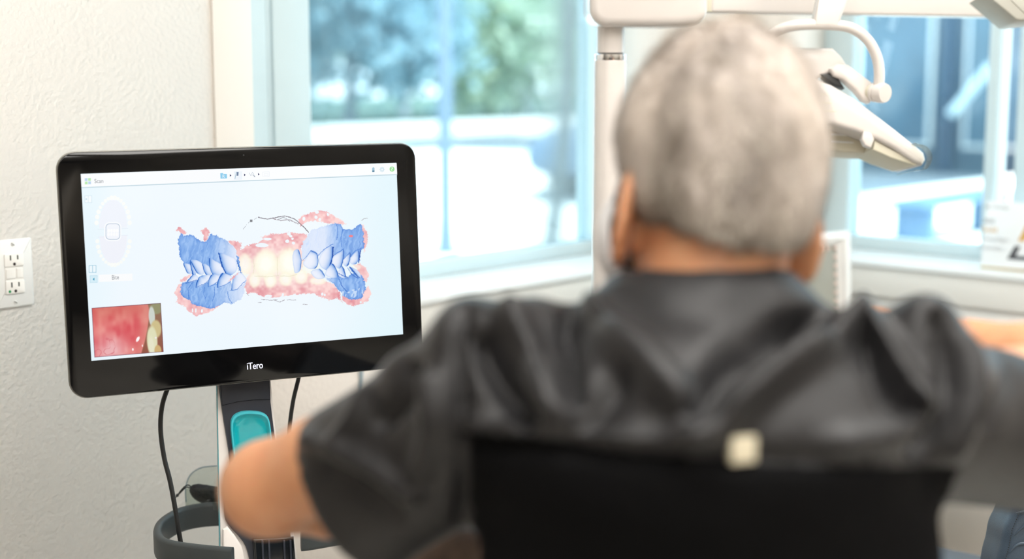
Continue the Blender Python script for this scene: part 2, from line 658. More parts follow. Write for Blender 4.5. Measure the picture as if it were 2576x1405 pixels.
# ------------------------------------------------------------------ outlet on the left wall
def outlet():
    zc = .990
    t = thing('wall_outlet', 'white duplex wall outlet with green dot and test buttons on the left wall', 'outlet',
              ROOM @ Vector((0, 0, zc - .06)))
    M = ROOM @ Matrix.Translation((0, 0, zc)) @ Matrix.Rotation(math.pi / 2, 4, 'X')   # local x right, y up, z into room
    pl = MB(M).prism(rrect(.0700, .1143, .003, 4), .0, .0055, bev=.0035, seg=3).build('cover_plate', 'plate_white', t)
    q = MB(M)
    q.prism(rrect(.0335, .0215, .002, 4, 0, .0225), .0055, .0085, bev=.0006)
    q.build('socket_face', 'device_white', t)
    q = MB(M)
    q.prism(rrect(.0335, .0215, .002, 4, 0, -.0225), .0055, .0085, bev=.0006)
    q.build('socket_face', 'device_white', t)
    MB(M).prism(rrect(.0325, .0235, .001, 3), .0052, .0068).build('centre_strip', 'device_white', t)
    for x, w in ((-.007, .016), (.009, .011)):
        MB(M).prism(rrect(w, .0165, .0008, 3, x, 0), .0068, .0082, bev=.0005).build('button', 'device_white', t)
    for cy in (.0225, -.0225):
        for x in (-.0065, .0063):
            MB(M).prism(rrect(.0024, .0085 if x < 0 else .0072, .0003, 2, x, cy + .004), .0083, .00865).build('slot', 'slot_dark', t)
        MB(M).prism(rrect(.0048, .0052, .0022, 5, 0, cy - .0068), .0083, .00865).build('ground_hole', 'hole_dark', t)
    MB(M).prism(rrect(.0046, .0046, .0022, 6, -.0105, -.0292), .0083, .0087).build('status_dot', 'dot_green', t)
    for y in (.0485, -.0485):
        s = MB(M @ Matrix.Translation((0, y, .0053))).lathe([(.0034, 0), (.0032, .0008), (.0018, .0013), (0, .0014)], 20).build('screw', 'screw', t)
        MB(M @ Matrix.Translation((0, y, .0066)) @ Matrix.Rotation(-.6, 4, 'Z')).box(-.003, .003, -.0004, .0004, -.0004, .0002).build('slot', 'slot_dark', s)


outlet()

# ------------------------------------------------------------------ intraoral scanner cart: monitor, display picture, column
CART = thing('scanner_cart', 'dental scanner cart with wide black monitor showing a teeth scan on its bright screen',
             'scanner cart', (-.36, 2.3, 0))
# casing outline in the screen frame
xl = .5 * (scr(142, 459)[0] + scr(175, 931)[0])
xr = .5 * (scr(1046.6, 411.5)[0] + scr(1064.7, 821.6)[0])
yt = .5 * (scr(201.5, 382)[1] + scr(1012, 356.7)[1])
yb = .5 * (scr(235, 998)[1] + scr(940.7, 933.7)[1])
mw, mh, mx, my = xr - xl, yt - yb, (xl + xr) / 2, (yt + yb) / 2
MON = MB(SCR).prism(rrect(mw - .014, mh - .014, .022, 8, mx, my), -.036, -.006, bev=.006, seg=3).build('monitor_shell', 'shell', CART)
MB(SCR).prism(rrect(mw + .0006, mh + .0006, .0262, 8, mx, my), -.0085, -.0045, bev=.001).build('edge_band', 'shell_edge', MON)
BEZ = MB(SCR).prism(rrect(mw - .0022, mh - .0022, .0252, 8, mx, my), -.006, -.0006, bev=.0014, seg=2).build('bezel_glass', 'bezel', CART)
px_, py_ = scr(558 / 1 + 55, 390)
MB(SCR @ Matrix.Translation((px_, py_, -.0006))).lathe([(.0012, 0), (.0010, .0003), (0, .0003)], 12).build('camera_dot', 'lamp_dark', BEZ)


def vnoise(x, y, seed):
    """smooth value noise on arrays"""
    rg = np.random.RandomState(seed)
    T = rg.rand(256, 256)
    xi, yi = np.floor(x).astype(int), np.floor(y).astype(int)
    fx, fy = x - xi, y - yi
    fx, fy = fx * fx * (3 - 2 * fx), fy * fy * (3 - 2 * fy)
    g = lambda a, b: T[a % 256, b % 256]
    return (g(xi, yi) * (1 - fx) + g(xi + 1, yi) * fx) * (1 - fy) + (g(xi, yi + 1) * (1 - fx) + g(xi + 1, yi + 1) * fx) * fy


def sstep(a, b, x):
    t = np.clip((x - a) / (b - a), 0, 1)
    return t * t * (3 - 2 * t)


def sd_poly(X, Y, P):
    """signed distance to a polygon, negative inside"""
    d = np.full(X.shape, 1e9)
    s = np.zeros(X.shape, bool)
    n = len(P)
    for i in range(n):
        ax, ay = P[i]
        bx, by = P[(i + 1) % n]
        ex, ey = bx - ax, by - ay
        wx, wy = X - ax, Y - ay
        t = np.clip((wx * ex + wy * ey) / (ex * ex + ey * ey + 1e-9), 0, 1)
        d = np.minimum(d, (wx - ex * t) ** 2 + (wy - ey * t) ** 2)
        if ay != by:
            c = ((ay > Y) != (by > Y)) & (X < (bx - ax) * (Y - ay) / (by - ay) + ax)
            s ^= c
    return np.where(s, -1, 1) * np.sqrt(d)


def d_line(X, Y, P):
    d = np.full(X.shape, 1e9)
    for i in range(len(P) - 1):
        ax, ay = P[i]
        ex, ey = P[i + 1][0] - ax, P[i + 1][1] - ay
        wx, wy = X - ax, Y - ay
        t = np.clip((wx * ex + wy * ey) / (ex * ex + ey * ey + 1e-9), 0, 1)
        d = np.minimum(d, (wx - ex * t) ** 2 + (wy - ey * t) ** 2)
    return np.sqrt(d)


def bg_col(px, py):
    """display background, sRGB"""
    a = np.array([241., 249, 255])
    b = np.array([226., 245, 252])
    k = np.clip(sstep(760, 1010, px) * .9 + sstep(330, 205, px) * .55 + sstep(760, 890, py) * .25, 0, 1)[..., None]
    return a * (1 - k) + b * k


def grid_mesh(name, PX, PY, RGB, off, parent):
    """flat picture: one vertex per sample, colours kept on the vertices"""
    h, w = PX.shape
    d = (VF[None, None] + VR * ((PX - CXP) / FPX)[..., None] + VU * ((CYP - PY) / FPX)[..., None])
    p0 = SO + SN * off
    V = EYE + d * ((SN @ (p0 - EYE)) / (d @ SN))[..., None]
    idx = np.arange(h * w).reshape(h, w)
    Fq = np.stack([idx[1:, :-1], idx[1:, 1:], idx[:-1, 1:], idx[:-1, :-1]], -1).reshape(-1, 4)
    me = bpy.data.meshes.new(name)
    org = np.array(parent['_org'])
    me.vertices.add(h * w)
    me.vertices.foreach_set('co', (V.reshape(-1, 3) - org).ravel())
    me.loops.add(Fq.size)
    me.loops.foreach_set('vertex_index', Fq.ravel())
    me.polygons.add(len(Fq))
    me.polygons.foreach_set('loop_start', np.arange(0, Fq.size, 4))
    me.update(calc_edges=True)
    ca = me.color_attributes.new('Col', 'FLOAT_COLOR', 'POINT')
    C = np.concatenate([lin(np.clip(RGB, 0, 255)).reshape(-1, 3), np.ones((h * w, 1))], 1)
    ca.data.foreach_set('color', C.ravel())
    me.materials.append(SCREEN_M)
    o = bpy.data.objects.new(name, me)
    COL.objects.link(o)
    place(o, org, parent)
    return o


# lit display
TL, TR, BR, BL = (203, 437), (997, 409), (1014, 840), (230, 907)
u, v = np.meshgrid(np.linspace(0, 1, 40), np.linspace(0, 1, 24))
bil = lambda k: (TL[k] * (1 - u) + TR[k] * u) * (1 - v) + (BL[k] * (1 - u) + BR[k] * u) * v
DISP = grid_mesh('display', bil(0), bil(1), bg_col(bil(0), bil(1)), 0.0, CART)
DISP['label'] = 'lit display of the monitor'


def scan_picture():
    """coloured 3-D bite scan: blue side segments, pink gums and pale front teeth; painted in a 2447 x 1405 sheet"""
    K = 4.5315
    PX, PY = np.meshgrid(np.arange(434., 934.1, .8), np.arange(523., 799.1, .8))
    X, Y = (PX - 420) * K, (PY - 510) * K
    rgb = bg_col(PX, PY)
    n1 = vnoise(X / 26, Y / 26, 1) - .5
    n2 = vnoise(X / 26 + 40, Y / 26, 2) - .5
    n3 = vnoise(X / 9, Y / 9, 3) - .5
    n4 = vnoise(X / 9 + 70, Y / 9, 4) - .5
    rag = 1.0
    n5 = vnoise(X / 5 + 11, Y / 5, 13) - .5
    n6 = vnoise(X / 5 + 91, Y / 5, 14) - .5
    Xw, Yw = X + 16 * n1 + 15 * n3 + 9 * n5, Y + 16 * n2 + 15 * n4 + 9 * n6
    Xs, Ys = X + 6 * n1, Y + 6 * n2
    stria = vnoise((X + .25 * Y + 30 * n1) / 13, Y / 90, 5) * .6 + vnoise((X - .2 * Y + 20 * n2) / 30, Y / 120, 6) * .4
    blot = vnoise(X / 70, Y / 70, 8) * .6 + vnoise(X / 28, Y / 28, 9) * .4

    def lay(a, c):
        nonlocal rgb
        rgb = rgb * (1 - a[..., None]) + c * a[..., None]

    def mix(a, b, k):
        return np.asarray(a, float) * (1 - k[..., None]) + np.asarray(b, float) * k[..., None]

    def pinkc(pale=0.):
        c = mix((226, 146, 156), (254, 216, 214), np.clip(blot * 1.5 - .15, 0, 1))
        return c * (1 - pale) + np.array([252, 226, 224]) * pale

    def pink(P, pale=0.):
        a = sstep(3, -3, sd_poly(Xw, Yw, P))
        lay(a, pinkc(pale))

    def blue(P, deep, ragged=True):
        """deep: 0 pale .. 1 saturated, array"""
        sd = sd_poly(Xw if ragged else Xs, Yw if ragged else Ys, P)
        c = mix((234, 241, 255), (148, 188, 242), deep)
        c = mix(c, (40, 104, 205), 0) if False else c
        k = np.clip((stria - .30) * 1.5, 0, 1) * deep
        c = c * (1 - k[..., None] * .52) + np.array([62, 118, 206]) * k[..., None] * .52
        hl = np.clip((.42 - stria) * 2.2, 0, 1) * .55
        c = c * (1 - hl[..., None]) + np.array([176, 206, 250]) * hl[..., None]
        e = np.exp(-np.clip(-sd, 0, 99) / 14) * deep * .5
        c = c * (1 - e[..., None]) + np.array([38, 98, 200]) * e[..., None]
        lay(sstep(3, -3, sd), c)

    def tooth(P, edge, deep=.75, w=42., side=None):
        """edge: the dark outline on one side of the tooth"""
        P = smooth_outline(P, 3)
        edge = [tuple(p) for p in catmull([np.array(p, float) for p in edge], 4)]
        sd = sd_poly(Xs, Ys, P)
        d = d_line(Xs, Ys, edge)
        k = np.exp(-d / (w * .72)) * deep
        c = mix((240, 244, 255), (92, 146, 224), np.clip(k * 1.15, 0, 1))
        rim_ = np.exp(-np.clip(-sd, 0, 99) / 7) * .35
        c = c * (1 - rim_[..., None]) + np.array([112, 158, 228]) * rim_[..., None]
        k2 = np.exp(-(d / 5.5) ** 2) * min(1, deep * 1.1)
        c = c * (1 - k2[..., None]) + np.array([20, 82, 178]) * k2[..., None]
        lay(sstep(3, -3, sd), c)

    def line(P, w, c, a=1., dash=False):
        d = d_line(Xw * .35 + X * .65, Yw * .35 + Y * .65, P)
        k = sstep(w + 1.5, w - 1.5, d) * a
        if dash:
            k = k * (n3 + n1 > -.15)
        lay(k, np.array(c, float))

    def cream(cx, cy, rx, ry, a=1., soft=.28):
        d = np.sqrt(np.maximum(((X - cx) / rx) ** 2 + ((Y - cy) / ry) ** 2 + .15 * n1, 0))
        lay(sstep(1 + soft, 1 - soft, d) * a, mix((255, 255, 246), (253, 246, 214), np.clip(d - .35, 0, 1)))

    # pink tissue behind
    pink([(95, 310), (140, 270), (200, 318), (222, 342), (180, 352), (150, 330)], .1)
    pink([(385, 320), (435, 280), (482, 320), (470, 405), (425, 442), (420, 380)])
    pink([(690, 430), (770, 430), (850, 460), (832, 540), (930, 480), (1050, 450), (1110, 410), (1070, 390), (1180, 352),
          (1300, 350), (1400, 330), (1500, 345), (1595, 352), (1590, 400), (1545, 460), (1530, 520), (1560, 650), (1540, 770),
          (1260, 850), (980, 830), (850, 790), (810, 640), (780, 520)], .12)
    pink([(1500, 190), (1560, 138), (1650, 110), (1720, 85), (1820, 100), (1920, 160), (2000, 200), (2040, 245), (1900, 238),
          (1830, 232), (1700, 205), (1600, 218), (1550, 245), (1520, 272)])
    pink([(880, 860), (960, 810), (1300, 790), (1700, 810), (1800, 890), (1900, 930), (1960, 990), (1995, 1130), (1940, 1085),
          (1860, 1105), (1740, 1075), (1690, 1035), (1550, 1032), (1450, 1045), (1250, 1075), (1100, 1065), (1000, 1022),
          (910, 1032), (890, 960)])
    pink([(80, 1020), (130, 930), (165, 915), (160, 1010), (210, 1080), (300, 1150), (390, 1170), (500, 1190), (615, 1155),
          (530, 1220), (460, 1252), (350, 1287), (250, 1240), (200, 1180), (100, 1130), (130, 1080)], .15)
    pink([(150, 885), (200, 840), (285, 808), (245, 865), (160, 905)], .1)
    pink([(2215, 240), (2282, 320), (2284, 450), (2240, 565), (2238, 430), (2225, 300)], .3)
    pink([(2130, 712), (2200, 690), (2272, 740), (2302, 830), (2272, 912), (2225, 860), (2180, 790)], .35)
    pink([(2010, 1050), (2100, 1090), (2205, 1080), (2255, 1000), (2285, 940), (2333, 1020), (2292, 1112), (2210, 1152),
          (2130, 1172), (2060, 1160), (2000, 1105)])
    # gum whitening in the strongly lit middle
    g = np.exp(-(((X - 1180) / 480) ** 2 + ((Y - 760) / 170) ** 2)) * (np.abs(rgb - bg_col(PX, PY)).sum(-1) > 18)
    lay(np.clip(g * .95, 0, 1), np.array([255, 248, 240.]))
    for q in ((890, 700, 75, 120, .8), (1130, 695, 135, 158, 1), (1395, 680, 135, 165, 1), (1000, 880, 62, 85, .85),
              (1180, 885, 68, 80, .9), (1350, 870, 72, 75, .9), (1530, 840, 74, 80, .85), (1720, 890, 90, 40, .8),
              (1640, 720, 90, 110, .6), (2160, 730, 50, 30, .6)):
        cream(*q)
    for P in ([(1262, 620), (1258, 700), (1262, 825)], [(985, 640), (995, 720), (985, 800)], [(1000, 835), (1140, 838), (1270, 830)],
              [(1290, 832), (1400, 836), (1480, 815)]):
        line(P, 5, (226, 222, 190), .45)
    # scan holes
    for (cx, cy, rx, ry) in ((1710, 106, 24, 20), (1700, 165, 18, 20), (1742, 190, 14, 18), (1560, 182, 16, 24), (1390, 352, 22, 20),
                             (1412, 378, 20, 16), (1372, 438, 22, 20), (1432, 408, 14, 14), (1442, 458, 18, 16), (1085, 482, 74, 24),
                             (1150, 412, 46, 14), (1835, 132, 14, 16), (1770, 1040, 14, 18), (1800, 1050, 10, 14), (1160, 1058, 40, 14),
                             (1320, 1048, 12, 20), (400, 1230, 12, 18), (330, 1225, 8, 26), (290, 1222, 7, 24), (2208, 1132, 10, 12)):
        d = np.sqrt(((Xs - cx) / rx) ** 2 + ((Ys - cy) / ry) ** 2)
        lay(sstep(1.08, .92, d), bg_col(PX, PY))
    # stray scan threads
    arc = [(870, 300), (915, 240), (960, 200), (1040, 165), (1150, 185), (1250, 165), (1350, 150), (1450, 180), (1500, 222),
           (1560, 272), (1612, 335)]
    line(arc[:4], 3, (150, 152, 160), .8, True)
    line(arc[3:], 4.5, (120, 112, 122), .95)
    line([(1210, 182), (1300, 202), (1400, 190), (1495, 240)], 3.5, (130, 110, 120), .9)
    line([(1260, 190), (1330, 165), (1400, 205)], 3, (120, 118, 128), .8)
    lay(sstep(16, 12, np.maximum(np.abs(X - 960), np.abs(Y - 204))), np.array([128, 130, 136.]))
    for P in ([(1075, 1098), (1180, 1108), (1260, 1102)], [(1230, 1110), (1290, 1128), (1340, 1105)], [(1370, 1102), (1470, 1108)],
              [(1040, 1134), (1075, 1134)], [(1550, 1157), (1600, 1158)], [(905, 1030), (935, 1055)], [(2220, 200), (2250, 180), (2290, 175)]):
        line(P, 2.6, (142, 132, 142), .8)
    # blue side segments
    d0 = np.clip(1 - (X - 470) / 330, .0, 1)
    blue([(165, 345), (190, 375), (250, 360), (300, 375), (335, 405), (400, 440), (450, 436), (475, 405), (500, 345), (560, 375),
          (620, 395), (690, 440), (760, 500), (790, 560), (822, 620), (835, 720), (790, 700), (700, 660), (615, 700), (540, 670),
          (480, 740), (410, 720), (340, 670), (275, 670), (268, 715), (190, 690), (150, 610), (125, 430)], np.clip(d0 * 1.05, .05, .95))
    tooth([(190, 690), (262, 705), (274, 800), (238, 802), (206, 750)], [(190, 690), (206, 750), (238, 802)], .8, 28)
    tooth([(266, 655), (340, 655), (408, 700), (418, 800), (370, 817), (335, 792), (322, 832), (290, 822), (276, 760)],
          [(266, 655), (276, 745), (300, 822), (322, 830)], .9, 34)
    tooth([(275, 670), (340, 655), (408, 700), (418, 805), (372, 815), (330, 780)], [(275, 668), (320, 760), (350, 805)], .8, 34)
    tooth([(405, 690), (480, 722), (502, 812), (455, 822), (424, 780)], [(402, 685), (422, 775), (455, 820)], .85, 32)
    tooth([(480, 630), (540, 655), (618, 700), (652, 790), (560, 832), (520, 812), (490, 740)],
          [(482, 625), (488, 735), (516, 805), (555, 832)], .9, 42)
    tooth([(595, 570), (700, 600), (782, 640), (802, 720), (790, 770), (725, 832), (672, 802), (630, 720)],
          [(592, 572), (628, 715), (668, 798), (720, 830)], .95, 46)
    line([(592, 572), (628, 715), (668, 798)], 6, (20, 80, 176), .9)
    blue([(792, 590), (822, 622), (832, 720), (856, 806), (836, 796), (806, 690)], np.full(X.shape, .75))
    line([(800, 660), (822, 730), (845, 800)], 5, (36, 96, 190), .8)
    d1 = np.clip(1 - (X - 480) / 420, .12, 1)
    blue([(165, 915), (240, 880), (330, 880), (420, 900), (560, 920), (720, 900), (760, 960), (900, 870), (892, 960), (850, 1100),
          (740, 1150), (640, 1135), (600, 1170), (500, 1205), (380, 1180), (290, 1150), (240, 1100), (200, 1082), (150, 1020)],
         d1 * .95)
    tooth([(225, 905), (290, 820), (352, 840), (322, 890), (232, 912)], [(225, 905), (290, 820)], .7, 26)
    line([(215, 915), (300, 890), (330, 880)], 4, (34, 92, 190), .7)
    tooth([(330, 962), (360, 850), (440, 820), (502, 830), (472, 890), (402, 942)], [(328, 962), (362, 845), (400, 826)], .9, 36)
    tooth([(465, 952), (500, 820), (602, 830), (578, 900), (500, 942)], [(465, 952), (478, 870), (515, 815)], .85, 36)
    tooth([(570, 962), (600, 832), (640, 795), (742, 840), (726, 890), (640, 952)], [(572, 965), (585, 880), (632, 800)], .95, 42)
    tooth([(735, 985), (760, 842), (830, 790), (905, 870), (862, 950), (772, 1002)], [(735, 990), (738, 900), (752, 840)], .8, 36)
    for P in ([(330, 962), (410, 930), (470, 890)], [(470, 955), (540, 930), (575, 900)], [(578, 962), (650, 940), (725, 895)],
              [(720, 1000), (800, 985), (900, 880)], [(690, 1010), (700, 1080), (745, 1145)], [(430, 960), (415, 1030), (440, 1090)],
              [(540, 960), (545, 1040), (520, 1120)], [(300, 900), (240, 970), (250, 1080)]):
        line(P, 3.4, (44, 104, 200), .6)
    pink([(700, 890), (760, 830), (822, 782), (770, 850), (715, 895)], .25)
    d2 = np.clip((X - 1780) / 200, .10, 1)
    blue([(1640, 310), (1740, 282), (1840, 250), (1920, 228), (1980, 250), (2010, 300), (2110, 312), (2165, 255), (2212, 240),
          (2240, 330), (2246, 500), (2200, 560), (2192, 670), (2170, 650), (2100, 620), (2010, 660), (1900, 620), (1890, 520),
          (1800, 540), (1720, 620), (1640, 560), (1540, 660), (1540, 470), (1600, 380)], d2)
    tooth([(1440, 560), (1500, 530), (1532, 650), (1522, 760), (1462, 802), (1438, 700)], [(1500, 540), (1532, 650), (1520, 765)], .55, 40)
    tooth([(1575, 640), (1640, 540), (1715, 580), (1722, 700), (1690, 747), (1620, 752), (1555, 700)],
          [(1640, 545), (1712, 585), (1722, 700), (1690, 745)], .6, 30)
    line([(1545, 655), (1600, 600), (1640, 545)], 4, (110, 150, 220), .7)
    tooth([(1738, 622), (1810, 522), (1892, 500), (1886, 640), (1842, 762), (1770, 742), (1738, 690)],
          [(1892, 500), (1884, 640), (1838, 765)], 1., 40)
    line([(1894, 505), (1886, 640), (1842, 760)], 8, (20, 80, 172), .95)
    tooth([(1893, 612), (1960, 572), (2017, 530), (2012, 640), (1982, 742), (1930, 732), (1888, 690)],
          [(2017, 530), (2010, 645), (1980, 742)], .9, 34)
    tooth([(2010, 645), (2086, 570), (2086, 650), (2062, 717), (2020, 712)], [(2087, 572), (2086, 650), (2060, 717)], .85, 26)
    tooth([(2096, 625), (2182, 540), (2187, 640), (2142, 702), (2088, 682)], [(2184, 540), (2188, 650), (2150, 700)], .9, 28)
    line([(2205, 540), (2196, 610), (2186, 680)], 6, (24, 78, 168), .9)
    for P in ([(1720, 600), (1800, 520), (1890, 470)], [(1893, 600), (1960, 560), (2015, 520)], [(2015, 640), (2085, 565)],
              [(2090, 610), (2150, 545), (2210, 520)], [(1935, 240), (1950, 330), (1935, 420)], [(2005, 300), (1985, 400), (1990, 500)]):
        line(P, 4, (52, 110, 206), .6)
    lay(sstep(1.1, .9, np.hypot((X - 2098) / 24, (Y - 378) / 14)), np.array([240, 130, 140.]))
    blue([(1800, 850), (1870, 850), (1940, 830), (2050, 850), (2100, 810), (2180, 790), (2240, 860), (2266, 950), (2252, 1010),
          (2212, 1095), (2100, 1102), (2010, 1062), (1962, 985), (1900, 925)], np.clip((X - 1790) / 150, .2, 1))
    tooth([(1640, 785), (1740, 750), (1802, 832), (1772, 862), (1700, 862)], [(1740, 752), (1800, 832)], .5, 30)
    tooth([(1800, 805), (1882, 690), (1932, 760), (1952, 842), (1870, 852)], [(1885, 690), (1932, 758), (1954, 845)], 1., 36)
    tooth([(1952, 790), (2000, 720), (2042, 842), (1990, 852)], [(2002, 720), (2024, 780), (2042, 845)], 1., 24)
    tooth([(2072, 732), (2130, 742), (2200, 800), (2206, 862), (2140, 812)], [(2080, 725), (2140, 800), (2200, 865)], .9, 22)
    for P in ([(1955, 800), (2010, 830), (2060, 850)], [(2060, 740), (2110, 820), (2180, 860)], [(1960, 860), (1990, 940), (2050, 1010)]):
        line(P, 4, (30, 88, 188), .75)
    fib = (vnoise((X + .3 * Y) / 11, Y / 34, 12) > .72) & (sd_poly(X, Y, [(1990, 1010), (2250, 960), (2240, 1080), (2010, 1080)]) < 0)
    lay(fib * .7, np.array([226, 240, 255.]))
    return grid_mesh('scan_image', PX, PY, rgb, .0003, DISP)


scan_picture()


def camera_view():
    """live mouth-camera picture in the lower left of the display"""
    c = ((230.5, 774), (404.5, 761.5), (411.5, 884.5), (237.5, 898.5))
    u, v = np.meshgrid(np.linspace(0, 1, 210), np.linspace(0, 1, 150))
    b = lambda k: (c[0][k] * (1 - u) + c[1][k] * u) * (1 - v) + (c[3][k] * (1 - u) + c[2][k] * u) * v
    U, V = u * 174, v * 124
    n = vnoise(U / 22, V / 30, 21) * .6 + vnoise(U / 9, V / 14, 22) * .4
    k = np.clip(n * 1.5 - .3, 0, 1)[..., None]
    rgb = np.array([214., 84, 92]) * (1 - k) + np.array([234., 150, 142]) * k
    top = sstep(.45, 0, v)[..., None] * .55
    rgb = rgb * (1 - top) + np.array([204, 104, 92.]) * top
    pale = (np.exp(-(((u - .22) / .26) ** 2 + ((v - .86) / .26) ** 2)) * (.5 + .7 * n))[..., None]
    pale = np.clip(pale, 0, .85)
    rgb = rgb * (1 - pale) + np.array([236, 186, 190.]) * pale
    vein = np.abs(vnoise(U / 12 + .4 * vnoise(U / 5, V / 5, 30), V / 16, 23) - .5)
    kv = (sstep(.05, 0, vein) * sstep(.35, .9, v) * sstep(.62, .2, u) * .5)[..., None]
    rgb = rgb * (1 - kv) + np.array([196, 62, 78.]) * kv
    edge = .80 - .14 * sstep(.45, 1, v) + .02 * np.sin(v * 9)
    kk = sstep(-.20, .0, u - edge)[..., None] * .6
    rgb = rgb * (1 - kk) + np.array([222, 150, 136.]) * kk
    kk = sstep(edge, edge + .02, u)[..., None]
    dark = np.array([150., 120, 96]) * (1 - v[..., None]) + np.array([146, 86, 70.]) * v[..., None]
    rgb = rgb * (1 - kk) + dark * kk

    def blob(cx, cy, rx, ry, col, soft=.18, a=1., rot=0.):
        nonlocal rgb
        x, y = (u - cx) * math.cos(rot) + (v - cy) * math.sin(rot), -(u - cx) * math.sin(rot) + (v - cy) * math.cos(rot)
        q = (sstep(1 + soft, 1 - soft, np.hypot(x / rx, y / ry)) * a)[..., None]
        rgb = rgb * (1 - q) + np.array(col, float) * q

    blob(.93, .10, .09, .12, (150, 148, 112))
    blob(.86, .26, .045, .20, (206, 212, 204))
    blob(.91, .52, .075, .18, (206, 190, 140))
    blob(.845, .76, .075, .30, (222, 222, 186))
    blob(.83, .86, .04, .18, (232, 230, 206), .4, .7)
    blob(.92, .97, .05, .12, (206, 176, 120))
    blob(.64, .70, .022, .055, (255, 250, 250), .3, 1, .35)
    blob(.56, .90, .012, .028, (255, 245, 245), .3)
    blob(.70, .84, .008, .025, (255, 235, 235), .4)
    blob(.90, .70, .014, .018, (240, 235, 235), .4)
    bd = np.minimum(np.minimum(u, 1 - u) * 174, np.minimum(v, 1 - v) * 124)
    e = (sstep(2.2, .6, bd) * .7)[..., None]
    rgb = rgb * (1 - e) + np.array([96, 60, 92.]) * e
    o = grid_mesh('camera_image', b(0), b(1), rgb, .0004, DISP)
    o['label'] = 'live red mouth camera picture'


camera_view()


def ui():
    """flat interface print: bars, icons, lettering"""
    q = MB(SCR)

    def quad(pts, col, off=.0003):
        q.poly([scr(*p) for p in pts], col, off)

    def rect(x0, y0, x1, y1, col, off=.0003, sk=-.035):
        quad([(x0, y1 + sk * 0), (x1, y1 + sk * (x1 - x0)), (x1, y0 + sk * (x1 - x0)), (x0, y0)], col, off)

    def rect_line(x0, y0, x1, y1, w, col, off=.0004):
        rect(x0, y0, x1, y0 + w, col, off), rect(x0, y1 - w, x1, y1, col, off)
        rect(x0, y0, x0 + w, y1, col, off), rect(x1 - w, y0, x1, y1, col, off)

    def ell(cx, cy, rx, ry, col, off=.0004, n=22):
        quad([(cx + rx * math.cos(2 * math.pi * k / n), cy - ry * math.sin(2 * math.pi * k / n)) for k in range(n)], col, off)

    def word(s, x0, y0, x1, y1, col, off=.0006):
        cx, cy = scr((x0 + x1) / 2, (y0 + y1) / 2)
        w = abs(scr(x1, y0)[0] - scr(x0, y0)[0])
        h = abs(scr(x0, y0)[1] - scr(x0, y1)[1])
        V, Fc = text_mesh(s, w, h)
        V[:, 0] += cx
        V[:, 1] += cy
        V[:, 2] = off
        q.raw(V, Fc, col=(*lin(col), 1))

    quad([(205, 470), (999, 437), (997.5, 410), (203.5, 438)], (250, 252, 254), .0002)
    quad([(205, 473), (999, 440), (999, 437.5), (205, 470.5)], (196, 216, 226))
    for i, (x, y, c) in enumerate(((213, 448, (186, 212, 236)), (221.5, 447.6, (184, 232, 176)), (213.3, 456.4, (184, 232, 176)),
                                   (221.8, 456, (186, 212, 236)))):
        rect(x, y, x + 7, y + 7, c)
    word('Scan', 237.5, 449.5, 259.5, 460, (120, 124, 134))
    quad([(554.5, 449), (571, 448.4), (570.5, 437), (562, 437.2), (560.5, 435), (554, 435.2)], (142, 206, 238))
    word('R', 559.5, 439, 565.5, 447, (245, 250, 255))
    for (x, y) in ((578, 441), (614, 439.6), (649, 438)):
        quad([(x, y + 3.2), (x + 4, y), (x, y - 3.2)], (36, 40, 92))
    rect(588, 431, 609, 452, (238, 244, 251), .00025)
    quad([(590.2, 449.6), (591.6, 449.6), (595.2, 431.6), (593.8, 431.6)], (150, 184, 204))
    for k in range(4):
        quad([(595.2, 434.8 + 2.3 * k), (599.6, 434.4 + 2.3 * k), (600, 432.8 + 2.3 * k), (595.6, 433.2 + 2.3 * k)], (84, 104, 140))
    quad([(594.8, 441.6), (599, 441.2), (600.4, 432), (595.6, 432.2)], (150, 172, 196), .00028)
    for a, b in (((626.5, 434), (631, 442)), ((631, 442), (635, 432.5)), ((635, 432.5), (640, 442)), ((638, 436), (634, 441))):
        dx, dy = b[0] - a[0], b[1] - a[1]
        L = math.hypot(dx, dy)
        nx, ny = -dy / L * .45, dx / L * .45
        quad([(a[0] + nx, a[1] + ny), (b[0] + nx, b[1] + ny), (b[0] - nx, b[1] - ny), (a[0] - nx, a[1] - ny)], (186, 198, 210))
    quad([(637, 441.4), (641, 445.6), (642.2, 444.6), (638.2, 440.4)], (120, 136, 156))
    rect_line(660.5, 432, 677.5, 443.5, .7, (226, 232, 240))
    rect_line(664, 436, 674, 441, .6, (230, 235, 242))
    rect(936, 422, 942, 432.5, (160, 196, 216))
    rect(936.3, 428.5, 941.7, 432.3, (74, 126, 152), .0005)
    rect(937.5, 420.4, 940.5, 422, (170, 200, 216))
    for k in range(8):
        a = k * math.pi / 4
        ell(961 + 5.4 * math.cos(a), 426 + 5.4 * math.sin(a), 1.5, 1.5, (214, 232, 240), .0003, 8)
    ell(961, 426, 5, 5, (212, 230, 240))
    ell(961, 426, 2, 2, (246, 250, 252), .0005)
    ell(986, 425, 6.3, 6.6, (150, 224, 150))
    word('?', 983.6, 420.6, 988.2, 429.4, (252, 255, 252))
    # left tool column
    rect(213, 492, 231, 510, (244, 250, 254), .00025)
    rect_line(213, 492, 231, 510, .8, (190, 218, 232))
    rect(221.4, 492, 222.2, 509.6, (190, 218, 232), .0004)
    ell(217, 500.5, 2, 2.4, (200, 224, 236))
    rect(223.5, 667, 242, 685.5, (238, 248, 253), .00025)
    rect_line(223.5, 667, 242, 685.5, 1.1, (128, 190, 216))
    rect(232.2, 667, 233.4, 685.2, (128, 190, 216), .0005)
    rect(226, 692.6, 245, 711, (214, 238, 248), .00025)
    rect_line(226, 692.6, 245, 711, .8, (170, 212, 230))
    quad([(233, 701.6), (237.4, 705.6), (237.4, 697.4)], (40, 150, 186), .0005)
